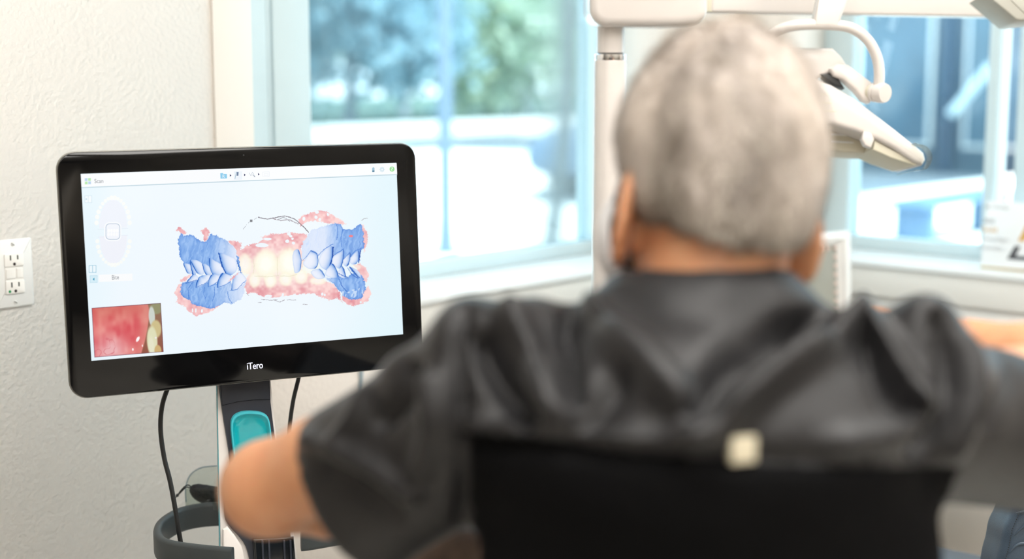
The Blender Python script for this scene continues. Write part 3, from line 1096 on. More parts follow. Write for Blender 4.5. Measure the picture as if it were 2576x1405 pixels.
    rect(249, 690.5, 333, 708.5, (251, 252, 253), .00025)
    word('Bite', 281.5, 691.2, 299, 702.4, (140, 144, 152))
    # arch chart
    arch = lambda s, k: [(284 + 33 * math.sin(t), (571 if s < 0 else 604) + s * k * math.cos(t)) for t in np.linspace(-1.571, 1.571, 24)]
    up = [(250, 574)] + [(284.5 + 35 * math.sin(t), 568 - 66 * math.cos(t)) for t in np.linspace(-1.5, 1.5, 24)] + [(319, 572)]
    quad(up[::-1], (240, 244, 252), .00025)
    dn = [(250, 594)] + [(285 + 34 * math.sin(t), 597 + 66 * math.cos(t)) for t in np.linspace(-1.5, 1.5, 24)] + [(319, 592)]
    quad(dn, (241, 243, 251), .00025)
    for k in range(16):
        t = -1.45 + 2.9 * k / 15
        big = 5.6 if abs(t) > .9 or abs(t) < .2 else 4.4
        ell(284.5 + 42 * math.sin(t), 571 - 74 * math.cos(t) ** .9, big, big * 1.1, (250, 252, 250), .0003, 14)
        ell(285.5 + 41 * math.sin(t), 596 + 70 * math.cos(t) ** .9, big * .95, big, (250, 252, 249), .0003, 14)
    def rr(x0, y0, x1, y1, r, col, off):
        quad([(x, y) for (x, y) in rrect(x1 - x0, y1 - y0, r, 5, (x0 + x1) / 2, (y0 + y1) / 2)][::-1], col, off)
    rr(262, 558, 305, 606, 13, (250, 252, 255), .00035)
    rr(265.5, 561.5, 302, 602.5, 10, (176, 194, 214), .00045)
    rr(267, 563, 300.5, 601, 9, (244, 247, 253), .0005)
    for k in range(4):
        ell(273.5 + 7 * k, 580, 3.4, 4.6, (253, 254, 254), .00055, 12)
        ell(273 + 7 * k, 589, 3.2, 4.6, (252, 253, 254), .00055, 12)
    quad([(246, 577.5), (263, 576.8), (263, 576), (246, 576.7)], (220, 228, 240))
    quad([(304, 575.4), (322, 574.6), (322, 573.8), (304, 574.6)], (220, 228, 240))
    quad([(246, 596.4), (263, 595.8), (263, 595), (246, 595.6)], (220, 228, 240))
    quad([(304, 592.6), (322, 591.8), (322, 591), (304, 591.8)], (220, 228, 240))
    q.build('interface_print', SCREEN_M, DISP, smooth=False)


ui()
# maker's lettering on the lower bezel
q = MB(SCR)
cx_, cy_ = scr(641.5, 919)
V_, F_ = text_mesh('iTero', abs(scr(661, 918)[0] - scr(621.5, 918)[0]), abs(scr(640, 911)[1] - scr(640, 928)[1]))
V_[:, 0] += cx_
V_[:, 1] += cy_
V_[:, 2] = -.0003
q.raw(V_, F_)
for dx in (.35, -.35):
    W_ = V_.copy()
    W_[:, 0] += dx * .0009
    W_[:, 2] -= .0001 * (1 + dx)
    q.raw(W_, F_)
q.build('lettering', 'logo_light', BEZ, smooth=False, merge=False).__setitem__('label', 'white iTero lettering')


# column, cradle, handle
def cart_body():
    def out(pts, off):
        return [scr(x, y, off) for (x, y) in pts]
    B = -.045                                        # column face sits this far behind the display
    T = lambda z: SCR @ Matrix.Translation((0, 0, z))
    # neck mount behind the monitor
    MB(SCR).box(-.06, .06, -.06, .06, -.10, -.034, .01).build('neck_mount', 'cart_dark', CART)
    white = [(546, 880), (676, 880), (697, 1100), (716, 1210), (742, 1345), (760, 1480), (786, 1700), (820, 2500), (820, 3070), (520, 3070), (520, 2500),
             (556, 1480), (555.5, 1340), (551, 1150)]
    MB(T(B)).prism(out(white, B), -.016, -.004, bev=.002).build('column', 'cart_white', CART)
    MB(T(B)).prism(out([(544.8, 900), (546.6, 900), (551.4, 1150), (557, 1480), (555.2, 1480), (549.6, 1150)], B), -.007, -.003).build('glass_edge', 'cart_edge', CART)
    dark = smooth_outline([(547.5, 900), (610, 890), (671, 900), (680, 1010), (692, 1105), (706, 1200), (724, 1300), (737, 1400), (744, 1470),
                           (690, 1490), (640, 1480), (627, 1404), (612, 1362), (574, 1318), (564.5, 1285), (564.5, 1195), (578, 1163), (563, 1060), (552.5, 985)], 3)
    dark = [scr(x, y, B) for (x, y) in dark]
    MB(T(B)).prism(dark, -.004, .003, bev=.0015).build('front_panel', 'cart_dark', CART)
    # bevelled shoulder line across the panel
    cap = out([(549, 905), (671, 905), (678, 1003), (640, 1004), (600, 1008), (557, 1018)], B)
    MB(T(B)).prism(cap, .003, .0055, bev=.002).build('panel_cap', 'cart_dark', CART)
    facet = out([(560, 1330), (572, 1322), (590, 1345), (608, 1372), (617, 1410), (622, 1500), (560, 1500)], B)
    MB(T(B)).prism(facet, -.004, .004, bev=.0035, seg=3).build('lower_facet', 'cart_white', CART)
    gl = out([(632, 1350), (735, 1345), (746, 1480), (642, 1480)], B)
    MB(T(B)).prism(gl, .003, .012, bev=.004, seg=3).build('wand_holder', 'cart_gloss', CART)
    for x in (652, 668, 706, 722):
        MB(T(B)).prism(out([(x, 1352), (x + 5, 1352), (x + 10, 1480), (x + 5, 1480)], B), .012, .0145, bev=.0008).build('holder_rib', 'cart_dark', CART)
    # teal cradle: raised rim, sunk basin
    rim = smooth_outline([(578, 1075), (583, 1046), (604, 1033), (634, 1031), (660, 1036), (674, 1052), (681, 1100), (690, 1180), (694, 1235),
                          (660, 1248), (612, 1248), (598, 1236), (586, 1150)], 4)
    c0 = np.array(rim).mean(0)
    V, Fc = [], []
    ring = [(1.0, 0.0, -.001), (1.0, 0, .006), (.985, 0, .0085), (.93, 0, .0088), (.90, 0, .007), (.86, 0, -.001), (.80, 0, -.003)]
    for (s, _, z) in ring[:5]:
        for p in rim:
            w = c0 + (np.array(p) - c0) * s
            V.append((*scr(*w, B), z))
    n = len(rim)
    for r in range(4):
        for k in range(n):
            Fc.append((r * n + k, r * n + (k + 1) % n, (r + 1) * n + (k + 1) % n, (r + 1) * n + k))
    MB(T(B)).raw(V, Fc).build('cradle_rim', 'teal_rim', CART)
    V, Fc = [], []
    for (s, _, z) in ring[4:]:
        for p in rim:
            w = c0 + (np.array(p) - c0) * s
            V.append((*scr(*w, B), z + (.0065 if s < .88 else 0)))
    for r in range(2):
        for k in range(n):
            Fc.append((r * n + k, r * n + (k + 1) % n, (r + 1) * n + (k + 1) % n, (r + 1) * n + k))
    Fc.append(tuple(2 * n + k for k in range(n)))
    MB(T(B)).raw(V, Fc).build('cradle_basin', 'teal', CART)
    # ring handle, two arms that wrap from behind the column to its front
    zh = float(at(520, 1398, 2.13)[2])
    Pw = lambda x, Z: np.array([(x - CXP) / FPX * Z, 0, 0])
    def hz(x, Z):                                      # at column x of the picture, forward depth Z, on the handle's level
        d = VF + VR * (x - CXP) / FPX
        # solve height: scale so that world z = zh
        k = (zh - CAM_H)
        yy = CYP - FPX * ((k / Z + _s) / _c)
        return at(x, yy, Z)
    la = [hz(640, 2.34), hz(560, 2.335), hz(500, 2.325), hz(450, 2.30), hz(410, 2.25), hz(397, 2.20), hz(408, 2.16), hz(440, 2.14),
          hz(500, 2.125), hz(560, 2.115), hz(586, 2.112)]
    MB().tube(la, .01, flat=(.013, .040), smooth=6).build('handle', 'handle_grey', CART)
    ra = [hz(640, 2.34), hz(740, 2.37), hz(860, 2.42), hz(960, 2.44), hz(1010, 2.40), hz(1000, 2.33), hz(930, 2.27), hz(840, 2.235), hz(780, 2.215), hz(757, 2.21)]
    MB().tube(ra, .01, flat=(.013, .040), smooth=6).build('handle', 'handle_grey', CART)
    # base on castors (below the picture)
    bx, by = -.36, 2.33
    MB().prism(rrect(.30, .34, .05, 5, bx, by), .07, .12, bev=.012).build('base', 'cart_white', CART)
    for a in range(4):
        ang = math.pi / 4 + a * math.pi / 2
        cx, cy = bx + .22 * math.cos(ang), by + .22 * math.sin(ang)
        MB().tube([(bx, by, .095), (cx, cy, .085)], [.03, .022]).build('base_arm', 'cart_white', CART)
        MB(Matrix.Translation((cx, cy, .035)) @ Matrix.Rotation(math.pi / 2, 4, 'X')).lathe([(.0, -.014), (.03, -.014), (.035, -.008), (.035, .008), (.03, .014), (0, .014)], 20).build('castor', 'tyre', CART)
        MB().tube([(cx, cy, .05), (cx, cy, .09)], .008).build('castor_stem', 'chrome', CART)


cart_body()


def cable(name, pts, r, material, lab):
    o = MB().tube([at(*p) for p in pts], r, 10, smooth=8).build(name, material)
    return tag(o, lab, 'cable')


# cables hang from the monitor's back; they are parts of the cart
MB().tube([at(*p) for p in ((440, 930, 2.19), (424, 970, 2.185), (408, 1020, 2.18), (404, 1080, 2.18), (413, 1150, 2.18), (428, 1210, 2.18), (441, 1280, 2.18), (454, 1360, 2.185),
                            (470, 1450, 2.22), (510, 1560, 2.28), (560, 1640, 2.31))], .0037, 10, smooth=8).build('cable', 'cable', CART)
MB().tube([at(*p) for p in ((760, 910, 2.24), (750, 955, 2.24), (738, 1005, 2.24), (730, 1060, 2.24), (727, 1110, 2.24), (722, 1200, 2.26), (700, 1330, 2.30), (690, 1420, 2.3))],
          .0033, 10, smooth=8).build('cable', 'cable', CART)
w_ = [tuple(ROOM @ Vector((.745, -.006, z))) for z in (1.0, .8, .6, .3, .08)]
pw = on_plane(909, 960, np.array(ROOM.to_3x3() @ Vector((0, -1, 0))), np.array(ROOM @ Vector((0, -.006, 0))))
pv = Vector(pw)
lx = float((ROOM.inverted() @ pv).x)
o = MB(ROOM).tube([(lx, -.0055, z) for z in (.815, .6, .4, .11)], .0042, 10).build('wall_cable', 'cable_pale')
tag(o, 'thin pale grey cable running straight down the wall right of the monitor', 'cable')

# clear pocket with a black drawstring pouch, hung on the ring handle behind the column
def pocket():
    t = thing('clear_pocket', 'clear plastic pocket behind the cart column holding a black pouch', 'pocket', tuple(at(512, 1290, 2.372)))
    Z = 2.385
    pts = [(468, 1262), (467, 1225), (478, 1195), (500, 1178), (530, 1172), (600, 1168), (600, 1285), (468, 1285)]
    P = [at(x, y, Z) for (x, y) in pts]
    n = np.cross(P[1] - P[0], P[5] - P[0])
    n /= np.linalg.norm(n)
    k = len(P)
    V = [p + n * .001 for p in P] + [p - n * .001 for p in P]
    Fc = [tuple(range(k))[::-1], tuple(range(k, 2 * k))] + [(i, (i + 1) % k, k + (i + 1) % k, k + i) for i in range(k)]
    MB().raw(V, Fc).build('back_part', 'clear_plastic', t)
    MB().tube([at(x, y, Z - .001) for (x, y) in ((468, 1262), (467, 1225), (478, 1195), (500, 1178), (530, 1172), (600, 1168))], .0011, 8, smooth=5).build('panel_rim', 'cable_pale', t)
    Q = [at(x, y, 2.345) for (x, y) in ((466, 1229), (600, 1221), (600, 1275), (466, 1275))]
    V = [p for p in Q] + [p + np.array([0, .002, 0]) for p in Q]
    Fc = [(0, 1, 2, 3), (7, 6, 5, 4), (0, 4, 5, 1), (1, 5, 6, 2), (2, 6, 7, 3), (3, 7, 4, 0)]
    MB().raw(V, Fc).build('front_panel', 'clear_plastic', t)
    Q = [at(x, y, 2.300) for (x, y) in ((531, 1227), (556, 1225), (556, 1282), (537, 1282))]
    V = [p for p in Q] + [p + np.array([0, .003, 0]) for p in Q]
    MB().raw(V, Fc).build('clip', 'clear_plastic', t)
    # pouch
    d = thing('drawstring_pouch', 'small black drawstring pouch with knotted cord inside the clear pocket', 'pouch', tuple(at(515, 1265, 2.365)))
    pp = [at(x, y, 2.365) for (x, y) in ((480, 1226), (492, 1232), (512, 1241), (545, 1247), (585, 1250))]
    MB().tube(pp, [.005, .012, .0155, .016, .013], 16, smooth=5).build('bag', 'pouch', d)
    MB().tube([at(*p) for p in ((483, 1226, 2.362), (474, 1219, 2.345), (466, 1222, 2.335), (456, 1232, 2.33), (446, 1246, 2.33))], .0012, 8, smooth=6).build('cord', 'cable', d)
    MB().tube([at(*p) for p in ((483, 1224, 2.362), (477, 1226, 2.345), (468, 1225, 2.335), (452, 1240, 2.328), (434, 1258, 2.33))], .001, 8, smooth=6).build('cord', 'cable', d)
    MB(Matrix.Translation(at(446, 1245, 2.329))).lathe([(0, -.003), (.0024, -.0015), (.0026, .001), (0, .003)], 10).build('knot', 'cable', d)


pocket()

# ------------------------------------------------------------------ dental light on its pole
def vframe(Z, x, y):
    """plane facing the picture's direction at depth Z through (x, y): local x right, y up, z towards the viewer"""
    o = at(x, y, Z)
    return Matrix(((1, 0, 0, o[0]), (0, VU[1], -VF[1], o[1]), (0, VU[2], -VF[2], o[2]), (0, 0, 0, 1)))


def slab(pts, Z, depth, bev=.004, seg=3, smooth=0):
    cx = sum(p[0] for p in pts) / len(pts)
    cy = sum(p[1] for p in pts) / len(pts)
    L = [((x - cx) * Z / FPX, (cy - y) * Z / FPX) for (x, y) in pts]
    if smooth:
        L = smooth_outline(L, smooth)
    return MB(vframe(Z, cx, cy)).prism(L, -depth, 0, bev=bev, seg=seg)


def dental_light():
    Z = 2.5
    base = at(1533, 400, Z)
    px, py = float(base[0]), float(base[1])
    t = thing('dental_light', 'white dental operating light on a tall pole with overhead beam and curved yoke', 'dental light', (px, py, 0))
    zt = float(at(1533, 152, Z)[2])
    T = Matrix.Translation((px, py, 0))
    k = Z / FPX
    MB(T).lathe([(.0, .012), (.09, .012), (.09, .0), (.0, .0)], 40).build('floor_plate', 'dental_grey', t)
    MB(T).lathe([(42 * k, .01), (42 * k, zt - .004), (40.5 * k, zt)], 40).build('pole', 'dental_white', t)
    z1 = float(at(1533, 136, Z)[2])
    MB(T).lathe([(40 * k, zt - .001), (40.5 * k, zt), (40.5 * k, z1 - .001), (39 * k, z1)], 40).build('chrome_collar', 'chrome', t)
    MB(T).lathe([(32 * k, z1), (32 * k, z1 + .003)], 40).build('collar_gap', 'lamp_dark', t)
    z2 = float(at(1533, 60, Z)[2])
    MB(T).lathe([(35 * k, z1 + .002), (35 * k, z2 + .01)], 40).build('neck', 'dental_white', t)
    # housing on the neck
    zb = float(at(1617, 71, Z)[2])
    cx = float(at(1617, 71, Z)[0])
    hw = 145 * k
    H = MB(Matrix.Translation((cx, py, zb)) @ Matrix.Rotation(math.radians(3), 4, 'Z') @ Matrix.Rotation(math.pi / 2, 4, 'X'))
    hs = H.prism(rrect(2 * hw, .20, .030, 8, 0, .10), -.075, .055, bev=.016, seg=4).build('joint_housing', 'dental_white', t)
    lb = MB(Matrix.Translation((cx, py, zb)) @ Matrix.Rotation(math.radians(3), 4, 'Z') @ Matrix.Rotation(math.pi / 2, 4, 'X'))
    lb.prism(rrect(.071, .04, .002, 3, .008, .0665), .0552, .0562).build('label_plate', 'label_silver', hs)
    # overhead beam
    a, b = at(1768, 33, 2.52), at(2760, 51, 2.84)
    d = b - a
    L = np.linalg.norm(d[:2])
    M = Matrix.Translation(a) @ Matrix.Rotation(math.atan2(d[1], d[0]), 4, 'Z')
    MB(M).box(0, L, -.03, .03, 0, .085, .006, seg=3).build('beam', 'dental_white', t)
    MB(M).box(-.02, .0065, -.028, .028, .001, .083, .002).build('beam_collar', 'dental_beige', t)
    # hanging arm in front of the beam
    p0, p1 = at(2108, -60, 2.38), at(2080, 50, 2.38)
    s = slab([(2064, -30), (2142, -30), (2110, 66), (2046, 66)], 2.40, .035, .005).build('drop_arm', 'dental_white', t)
    slab([(2088, -380), (2142, -380), (2142, -20), (2064, -20)], 2.40, .035, .005).build('upper_arm', 'dental_white', t)
    MB().tube([at(2105, -330, 2.42), at(2105, -330, 2.70)], .02, 20).build('arm_pivot', 'dental_white', t)
    # curved yoke
    Y = [(1890, 200, 2.47), (1898, 150, 2.46), (1925, 100, 2.44), (1965, 74, 2.42), (2010, 63, 2.41), (2080, 62, 2.41), (2140, 70, 2.41), (2182, 100, 2.415),
         (2206, 145, 2.42), (2212, 190, 2.425), (2208, 228, 2.43)]
    MB().tube([at(*p) for p in Y], .0092, 16, smooth=6).build('yoke', 'dental_white', t)
    ax = at(2233, 236, 2.40) - at(2150, 230, 2.46)
    M = frame_z(at(2212, 233, 2.43), ax)
    MB(M).lathe([(.0, -.012), (.0165, -.012), (.0165, -.006), (.0145, -.005), (.0170, -.003), (.0172, .009), (.0155, .0135), (0, .0145)], 32).build('knob', 'dental_white', t)
    MB(M).lathe([(.0135, -.020), (.0135, -.012)], 24).build('knob_washer', 'dental_beige', t)
    # bracket from the knob to the head block
    slab([(2088, 172), (2106, 160), (2134, 162), (2196, 208), (2200, 236), (2190, 258), (2172, 252), (2152, 226), (2120, 198), (2098, 190)], 2.44, .03, .005, 3).build('bracket', 'dental_white', t)
    slab([(1950, 128), (1990, 119), (2096, 120), (2118, 142), (2133, 166), (2108, 176), (2090, 184), (2060, 196), (2042, 212), (1960, 212)], 2.455, .13, .006, 3).build('head_block', 'dental_white', t)
    slab([(2062, 186), (2088, 184), (2110, 198), (2126, 222), (2096, 214)], 2.452, .03, .003).build('pivot_slot', 'lamp_dark', t)
    # reflector head, tilted down to the right
    head = [(1960, 196), (2046, 196), (2092, 212), (2150, 246), (2200, 284), (2252, 324), (2300, 362), (2326, 384), (2330, 402), (2322, 415), (2300, 408),
            (2250, 374), (2200, 348), (2150, 330), (2090, 312), (2030, 306), (1960, 300)]
    sh = slab(head, 2.43, .17, .009, 4).build('lamp_head', 'dental_white', t)
    for k_, y in enumerate((237, 258, 279)):
        slab([(2030, y - 2), (2080 + 12 * k_, y - 1), (2084 + 12 * k_, y + 2), (2030, y + 3)], 2.4296, .004, .0005).build('vent', 'dental_beige', sh)
    slab([(1960, 306), (2060, 314), (2120, 332), (2185, 362), (2204, 386), (2160, 384), (2070, 377), (1960, 372)], 2.50, .12, .006).build('reflector_back', 'dental_beige', t)
    for y in (335, 353):
        slab([(2090, y), (2145, y + 3), (2150, y + 7), (2088, y + 5)], 2.497, .002, .0004).build('reflector_slot', 'plate_white', t)
    slab([(2172, 330), (2192, 334), (2200, 350), (2192, 372), (2176, 366), (2168, 350)], 2.425, .02, .003).build('latch', 'dental_white', t)
    slab([(2200, 352), (2252, 380), (2312, 412), (2300, 416), (2240, 396), (2196, 376)], 2.44, .14, .002).build('lens', 'dental_beige', t)
    MB().tube([at(*p) for p in ((2296, 362, 2.42), (2326, 372, 2.42), (2338, 396, 2.42), (2326, 424, 2.42), (2296, 430, 2.42), (2262, 438, 2.42))], .006, 10, flat=(.0016, .03), up=VF, smooth=6).build('splash_shield', 'clear_plastic', t)
    # grey elbow at the far end of the beam
    slab([(2478, -16), (2545, -60), (2660, -60), (2660, 40), (2568, 52), (2556, 50)], 2.46, .09, .004).build('end_elbow', 'dental_grey', t)
    slab([(2535, -8), (2600, -8), (2600, 30), (2585, 40)], 2.4585, .004, .001).build('elbow_cover', 'dental_grey', t)


dental_light()


# ------------------------------------------------------------------ chair with nailhead trim
def nail_chair():
    c = at(2132, 580, 3.3)
    ang = math.radians(30)
    dx = np.array([math.cos(ang), math.sin(ang), 0])
    W, hgt = .47, float(c[2])
    base = c - dx * W / 2
    t = thing('dining_chair', 'white framed chair with silver grey padded back and nailhead trim, behind the seated person', 'chair', (base[0], base[1], 0))
    lean = Matrix.Rotation(math.radians(-4), 4, 'X')
    M = Matrix.Translation((base[0], base[1], hgt)) @ Matrix.Rotation(ang, 4, 'Z') @ lean   # x along back, -y to the viewer, z up, 0 at top
    S = .042
    Hb = .50
    for s in (-1, 1):
        q = MB(M).box(min(s * W / 2, s * (W / 2 - S)), max(s * W / 2, s * (W / 2 - S)), -.012, .012, -Hb, 0, .004, seg=3)
        st = q.build('stile', 'chair_white', t)
        MB(M).box(s * (W / 2 - .020) - .009, s * (W / 2 - .020) + .009, -.018, -.010, -Hb + .004, -.012, .003, seg=3).build('moulding', 'chair_white', st)
    tr = MB(M).box(-W / 2 + S, W / 2 - S, -.012, .012, -.030, 0, .004, seg=3).build('top_rail', 'chair_white', t)
    MB(M).box(-W / 2 + .012, W / 2 - .012, -.018, -.010, -.020, -.008, .003, seg=3).build('moulding', 'chair_white', tr)
    MB(M).box(-W / 2 + S, W / 2 - S, -.012, .012, -Hb, -Hb + .03, .004, seg=3).build('lower_rail', 'chair_white', t)
    # padded panel, bulged
    n = 16
    V, Fc = [], []
    a, b = W / 2 - S + .001, (-.030, -Hb + .030)
    for j in range(n + 1):
        for i in range(n + 1):
            x = -a + 2 * a * i / n
            z = b[0] + (b[1] - b[0]) * j / n
            ed = min(1, min(i, n - i, j, n - j) / 4.)
            V.append((x, -.007 - .012 * math.sin(ed * math.pi / 2), z))
    for j in range(n):
        for i in range(n):
            k = j * (n + 1) + i
            Fc.append((k, k + 1, k + n + 2, k + n + 1))
    nb = len(V)
    V += [(-a, .008, b[0]), (a, .008, b[0]), (a, .008, b[1]), (-a, .008, b[1])]
    Fc.append((nb, nb + 3, nb + 2, nb + 1))
    pad = MB(M).raw(V, Fc).build('back_pad', 'chair_fabric', t)
    proto = None
    spots = []
    g = .0065
    nx = 18
    for i in range(nx + 1):
        spots.append((-a + g + (2 * a - 2 * g) * i / nx, b[0] - g))
    for j in range(1, 21):
        for s in (-1, 1):
            spots.append((s * (a - g), b[0] - g - .0205 * j))
    for (x, z) in spots:
        o = np.array(M @ Vector((x, -.0085, z)))
        if proto is None:
            R = M.to_3x3()
            F = Matrix.Translation(o) @ M.to_3x3().to_4x4() @ Matrix.Rotation(math.pi / 2, 4, 'X')
            proto = MB(F).lathe([(.0052, 0), (.0048, .0018), (.0032, .0033), (0, .0039)], 12).build('nailhead', 'nail', pad)
            p0 = o
        else:
            c_ = proto.copy()
            COL.objects.link(c_)
            c_.parent = pad
            c_.location = tuple(o - p0)
    # seat and legs
    M2 = Matrix.Translation((base[0], base[1], 0)) @ Matrix.Rotation(ang, 4, 'Z')
    MB(M2).box(-.24, .24, -.03, .44, .36, .43, .012, seg=3).build('seat_frame', 'chair_white', t)
    MB(M2).box(-.225, .225, -.02, .43, .43, .49, .022, seg=4).build('seat', 'chair_fabric', t)
    for (x, y) in ((-.21, .40), (.21, .40), (-.21, -.01), (.21, -.01)):
        MB(M2).tube([(x, y, .36), (x * 1.03, y - (.03 if y < 0 else 0), 0)], [.024, .015], 4).build('leg', 'chair_white', t)


nail_chair()


# ------------------------------------------------------------------ award plaque on the right-hand sill
def plaque():
    M = ROOM @ Matrix.Translation((2.187, -.706, SILL1 + .001)) @ Matrix.Rotation(-math.pi / 2, 4, 'Z') @ Matrix.Rotation(math.radians(-7), 4, 'X')
    # local x along the sill to the right, z up, -y to the viewer
    Wd, Ht = .255, .166
    o0 = M.translation
    t = thing('award_plaque', 'white award plaque with gold and grey emblem standing on the right window sill', 'plaque', tuple(o0))
    MB(M).box(0, Wd, 0, .016, .003, Ht, .0015).build('block', 'plaque_white', t)
    MB(M).box(0, Wd, -.001, .017, 0, .004, .0008).build('gold_edge', 'gold', t)
    nrm = np.array((M.to_3x3() @ Vector((0, -1, 0))))
    org = np.array(M @ Vector((0, -.0006, 0)))
    xa, za = np.array(M.to_3x3() @ Vector((1, 0, 0))), np.array(M.to_3x3() @ Vector((0, 0, 1)))

    def pt(x, y):
        w = on_plane(x, y, nrm, org) - org
        return float(w @ xa), float(w @ za)

    F = M @ Matrix.Translation((0, -.0006, 0)) @ Matrix.Rotation(math.pi / 2, 4, 'X')

    def word(s, x0, y0, x1, y1, material):
        a, b = pt(x0, y0), pt(x1, y1)
        V, Fc = text_mesh(s, abs(b[0] - a[0]), abs(a[1] - b[1]))
        V[:, 0] += (a[0] + b[0]) / 2
        V[:, 1] += (a[1] + b[1]) / 2
        V[:, 2] = .0002
        MB(F).raw(V, Fc).build('lettering', material, t, smooth=False)

    word('invisalign', 2497, 516, 2538, 529, 'grey_print')
    for k in range(6):
        a = k * math.pi / 6
        x, y = pt(2484, 520)
        dx, dy = .0055 * math.cos(a), .0055 * math.sin(a)
        MB(F).raw([(x - dx - dy * .1, y - dy + dx * .1, .0002), (x - dx + dy * .1, y - dy - dx * .1, .0002),
                   (x + dx + dy * .1, y + dy - dx * .1, .0002), (x + dx - dy * .1, y + dy + dx * .1, .0002)], [(0, 1, 2, 3)]).build('logo_ray', 'grey_print', t, smooth=False)
    word('2022', 2472, 549, 2502, 561, 'dark_print')
    word('Gold', 2469, 568, 2507, 585, 'gold_print')
    word('Invisalign', 2465, 592, 2536, 612, 'grey_print')
    word('Provider', 2463, 615, 2524, 631, 'grey_print')

    def shape(pts, material, nm):
        MB(F).raw([(*pt(*p), .0003) for p in pts], [tuple(range(len(pts)))]).build(nm, material, t, smooth=False)

    shape([(2561, 606), (2577, 607), (2612, 540), (2596, 538)], 'gold_print', 'emblem_stroke')
    shape([(2612, 540), (2596, 538), (2632, 606), (2648, 607)], 'gold_print', 'emblem_stroke')
    shape([(2533, 651), (2553, 618), (2567, 619), (2556, 642), (2556, 643), (2660, 652), (2660, 663)], 'dark_print', 'emblem_angle')


plaque()


# ------------------------------------------------------------------ dental chair (mostly below the picture)
def dental_chair():
    c = np.array([.48, 2.4, 0])
    t = thing('dental_chair', 'reclined slate blue dental chair with brown headrest in front of the seated person', 'dental chair', tuple(c))
    e0 = at(1148, 1372, 1.62)                     # head end
    d = np.array([.6, .8, 0])
    d /= np.linalg.norm(d)
    s = np.array([d[1], -d[0], 0])                # to the chair's right as seen from the head end
    def P(a, b, z):
        return np.array([e0[0], e0[1], 0]) + d * a + s * b + np.array([0, 0, z])
    def cushion(a0, a1, b0, b1, z0, z1, th, name, material, bev=.03):
        M = np.eye(4)
        x = P(a1, 0, z1) - P(a0, 0, z0)
        L = np.linalg.norm(x)
        x /= L
        z = np.cross(x, s)
        z = z if z[2] > 0 else -z
        y = np.cross(z, x)
        o = P(a0, (b0 + b1) / 2, z0)
        Mx = Matrix(((x[0], y[0], z[0], o[0]), (x[1], y[1], z[1], o[1]), (x[2], y[2], z[2], o[2]), (0, 0, 0, 1)))
        return MB(Mx).box(0, L, -(b1 - b0) / 2, (b1 - b0) / 2, -th, 0, min(bev, th * .45), seg=5).build(name, material, t)
    cushion(.02, .24, -.12, .14, .80, .74, .07, 'headrest', 'brown_pad')
    cushion(.25, .75, -.20, .22, .70, .50, .09, 'backrest', 'slate_leather')
    cushion(.76, 1.15, -.21, .23, .475, .455, .10, 'seat', 'slate_leather')
    cushion(1.16, 1.45, -.18, .20, .45, .40, .08, 'legrest', 'slate_leather')
    b = P(.95, .01, 0)
    MB().tube([(b[0], b[1], .05), (b[0], b[1], .37)], [.12, .10], 24).build('lift_column', 'dental_white', t)
    MB().prism(rrect(.5, .4, .12, 6, b[0] + .06, b[1]), 0, .06, bev=.015).build('base_plate', 'dental_grey', t)


dental_chair()


def assistant_stool():
    Z = 2.12
    s0 = at(2660, 1560, Z)
    t = thing('assistant_stool', 'slate blue leather stool with stitched curved backrest at the lower right border', 'stool', (float(s0[0]) + .16, float(s0[1]) + .24, 0))
    c = np.array([float(s0[0]) + .16, float(s0[1]) + .24, 0])
    pts = [(2560, 1236), (2552, 1290), (2534, 1330), (2526, 1372), (2516, 1410), (2510, 1480), (2530, 1600), (2700, 1620), (2790, 1500), (2780, 1330), (2700, 1240), (2620, 1215)]
    arm = slab(pts, Z, .10, .02, 5, smooth=3).build('backrest', 'slate_leather', t)
    edge = [(2566, 1248), (2559, 1292), (2542, 1332), (2534, 1374), (2524, 1412), (2519, 1470)]
    for i in range(len(edge) - 1):
        (xa, ya), (xb, yb) = edge[i], edge[i + 1]
        n = 7
        for k in range(n):
            f0, f1 = k / n, (k + .55) / n
            MB().tube([at(xa + (xb - xa) * f0 + 4, ya + (yb - ya) * f0, Z - .0005), at(xa + (xb - xa) * f1 + 4, ya + (yb - ya) * f1, Z - .0005)], .0007, 6).build('stitch', 'stitch', arm)
    for (p, q, r) in (((2552, 1345), (2585, 1318), (2640, 1318)), ((2540, 1388), (2568, 1366), (2640, 1372)), ((2556, 1290), (2590, 1282), (2640, 1270))):
        MB().tube([at(*p, Z + .001), at(*q, Z - .002), at(*r, Z - .002)], [.0008, .0022, .003], 10, smooth=6).build('leather_fold', 'slate_leather', arm)
    T = Matrix.Translation(c)
    MB(T).lathe([(0, .42), (.16, .42), (.185, .44), (.19, .47), (.17, .492), (0, .50)], 36).build('seat', 'slate_leather', t)
    MB().tube([at(2650, 1540, Z + .06), c + (-.1, -.17, .46), c + (-.06, -.12, .425), c + (0, 0, .415)], .014, 12, smooth=5).build('back_post', 'chrome', t)
    MB(T).lathe([(.028, .09), (.028, .28), (.018, .28), (.018, .42)], 20).build('column', 'chrome', t)
    for a in range(5):
        ang = 2 * math.pi * a / 5
        x, y = .25 * math.cos(ang), .25 * math.sin(ang)
        MB(T).tube([(0, 0, .11), (x * .6, y * .6, .095), (x, y, .075)], [.03, .022, .016], 10).build('leg', 'chrome', t)
        MB(T @ Matrix.Translation((x, y, .028)) @ Matrix.Rotation(ang, 4, 'Z') @ Matrix.Rotation(math.pi / 2, 4, 'X')).lathe(
            [(0, -.018), (.022, -.018), (.028, -.012), (.028, .012), (.022, .018), (0, .018)], 18).build('castor', 'tyre', t)


assistant_stool()


# ------------------------------------------------------------------ outdoors
GZ = -.2


def ext(px, py, z=GZ):
    w = on_plane(px, py, (0, 0, 1), (0, 0, z))
    return ROOM.inverted() @ Vector(w)


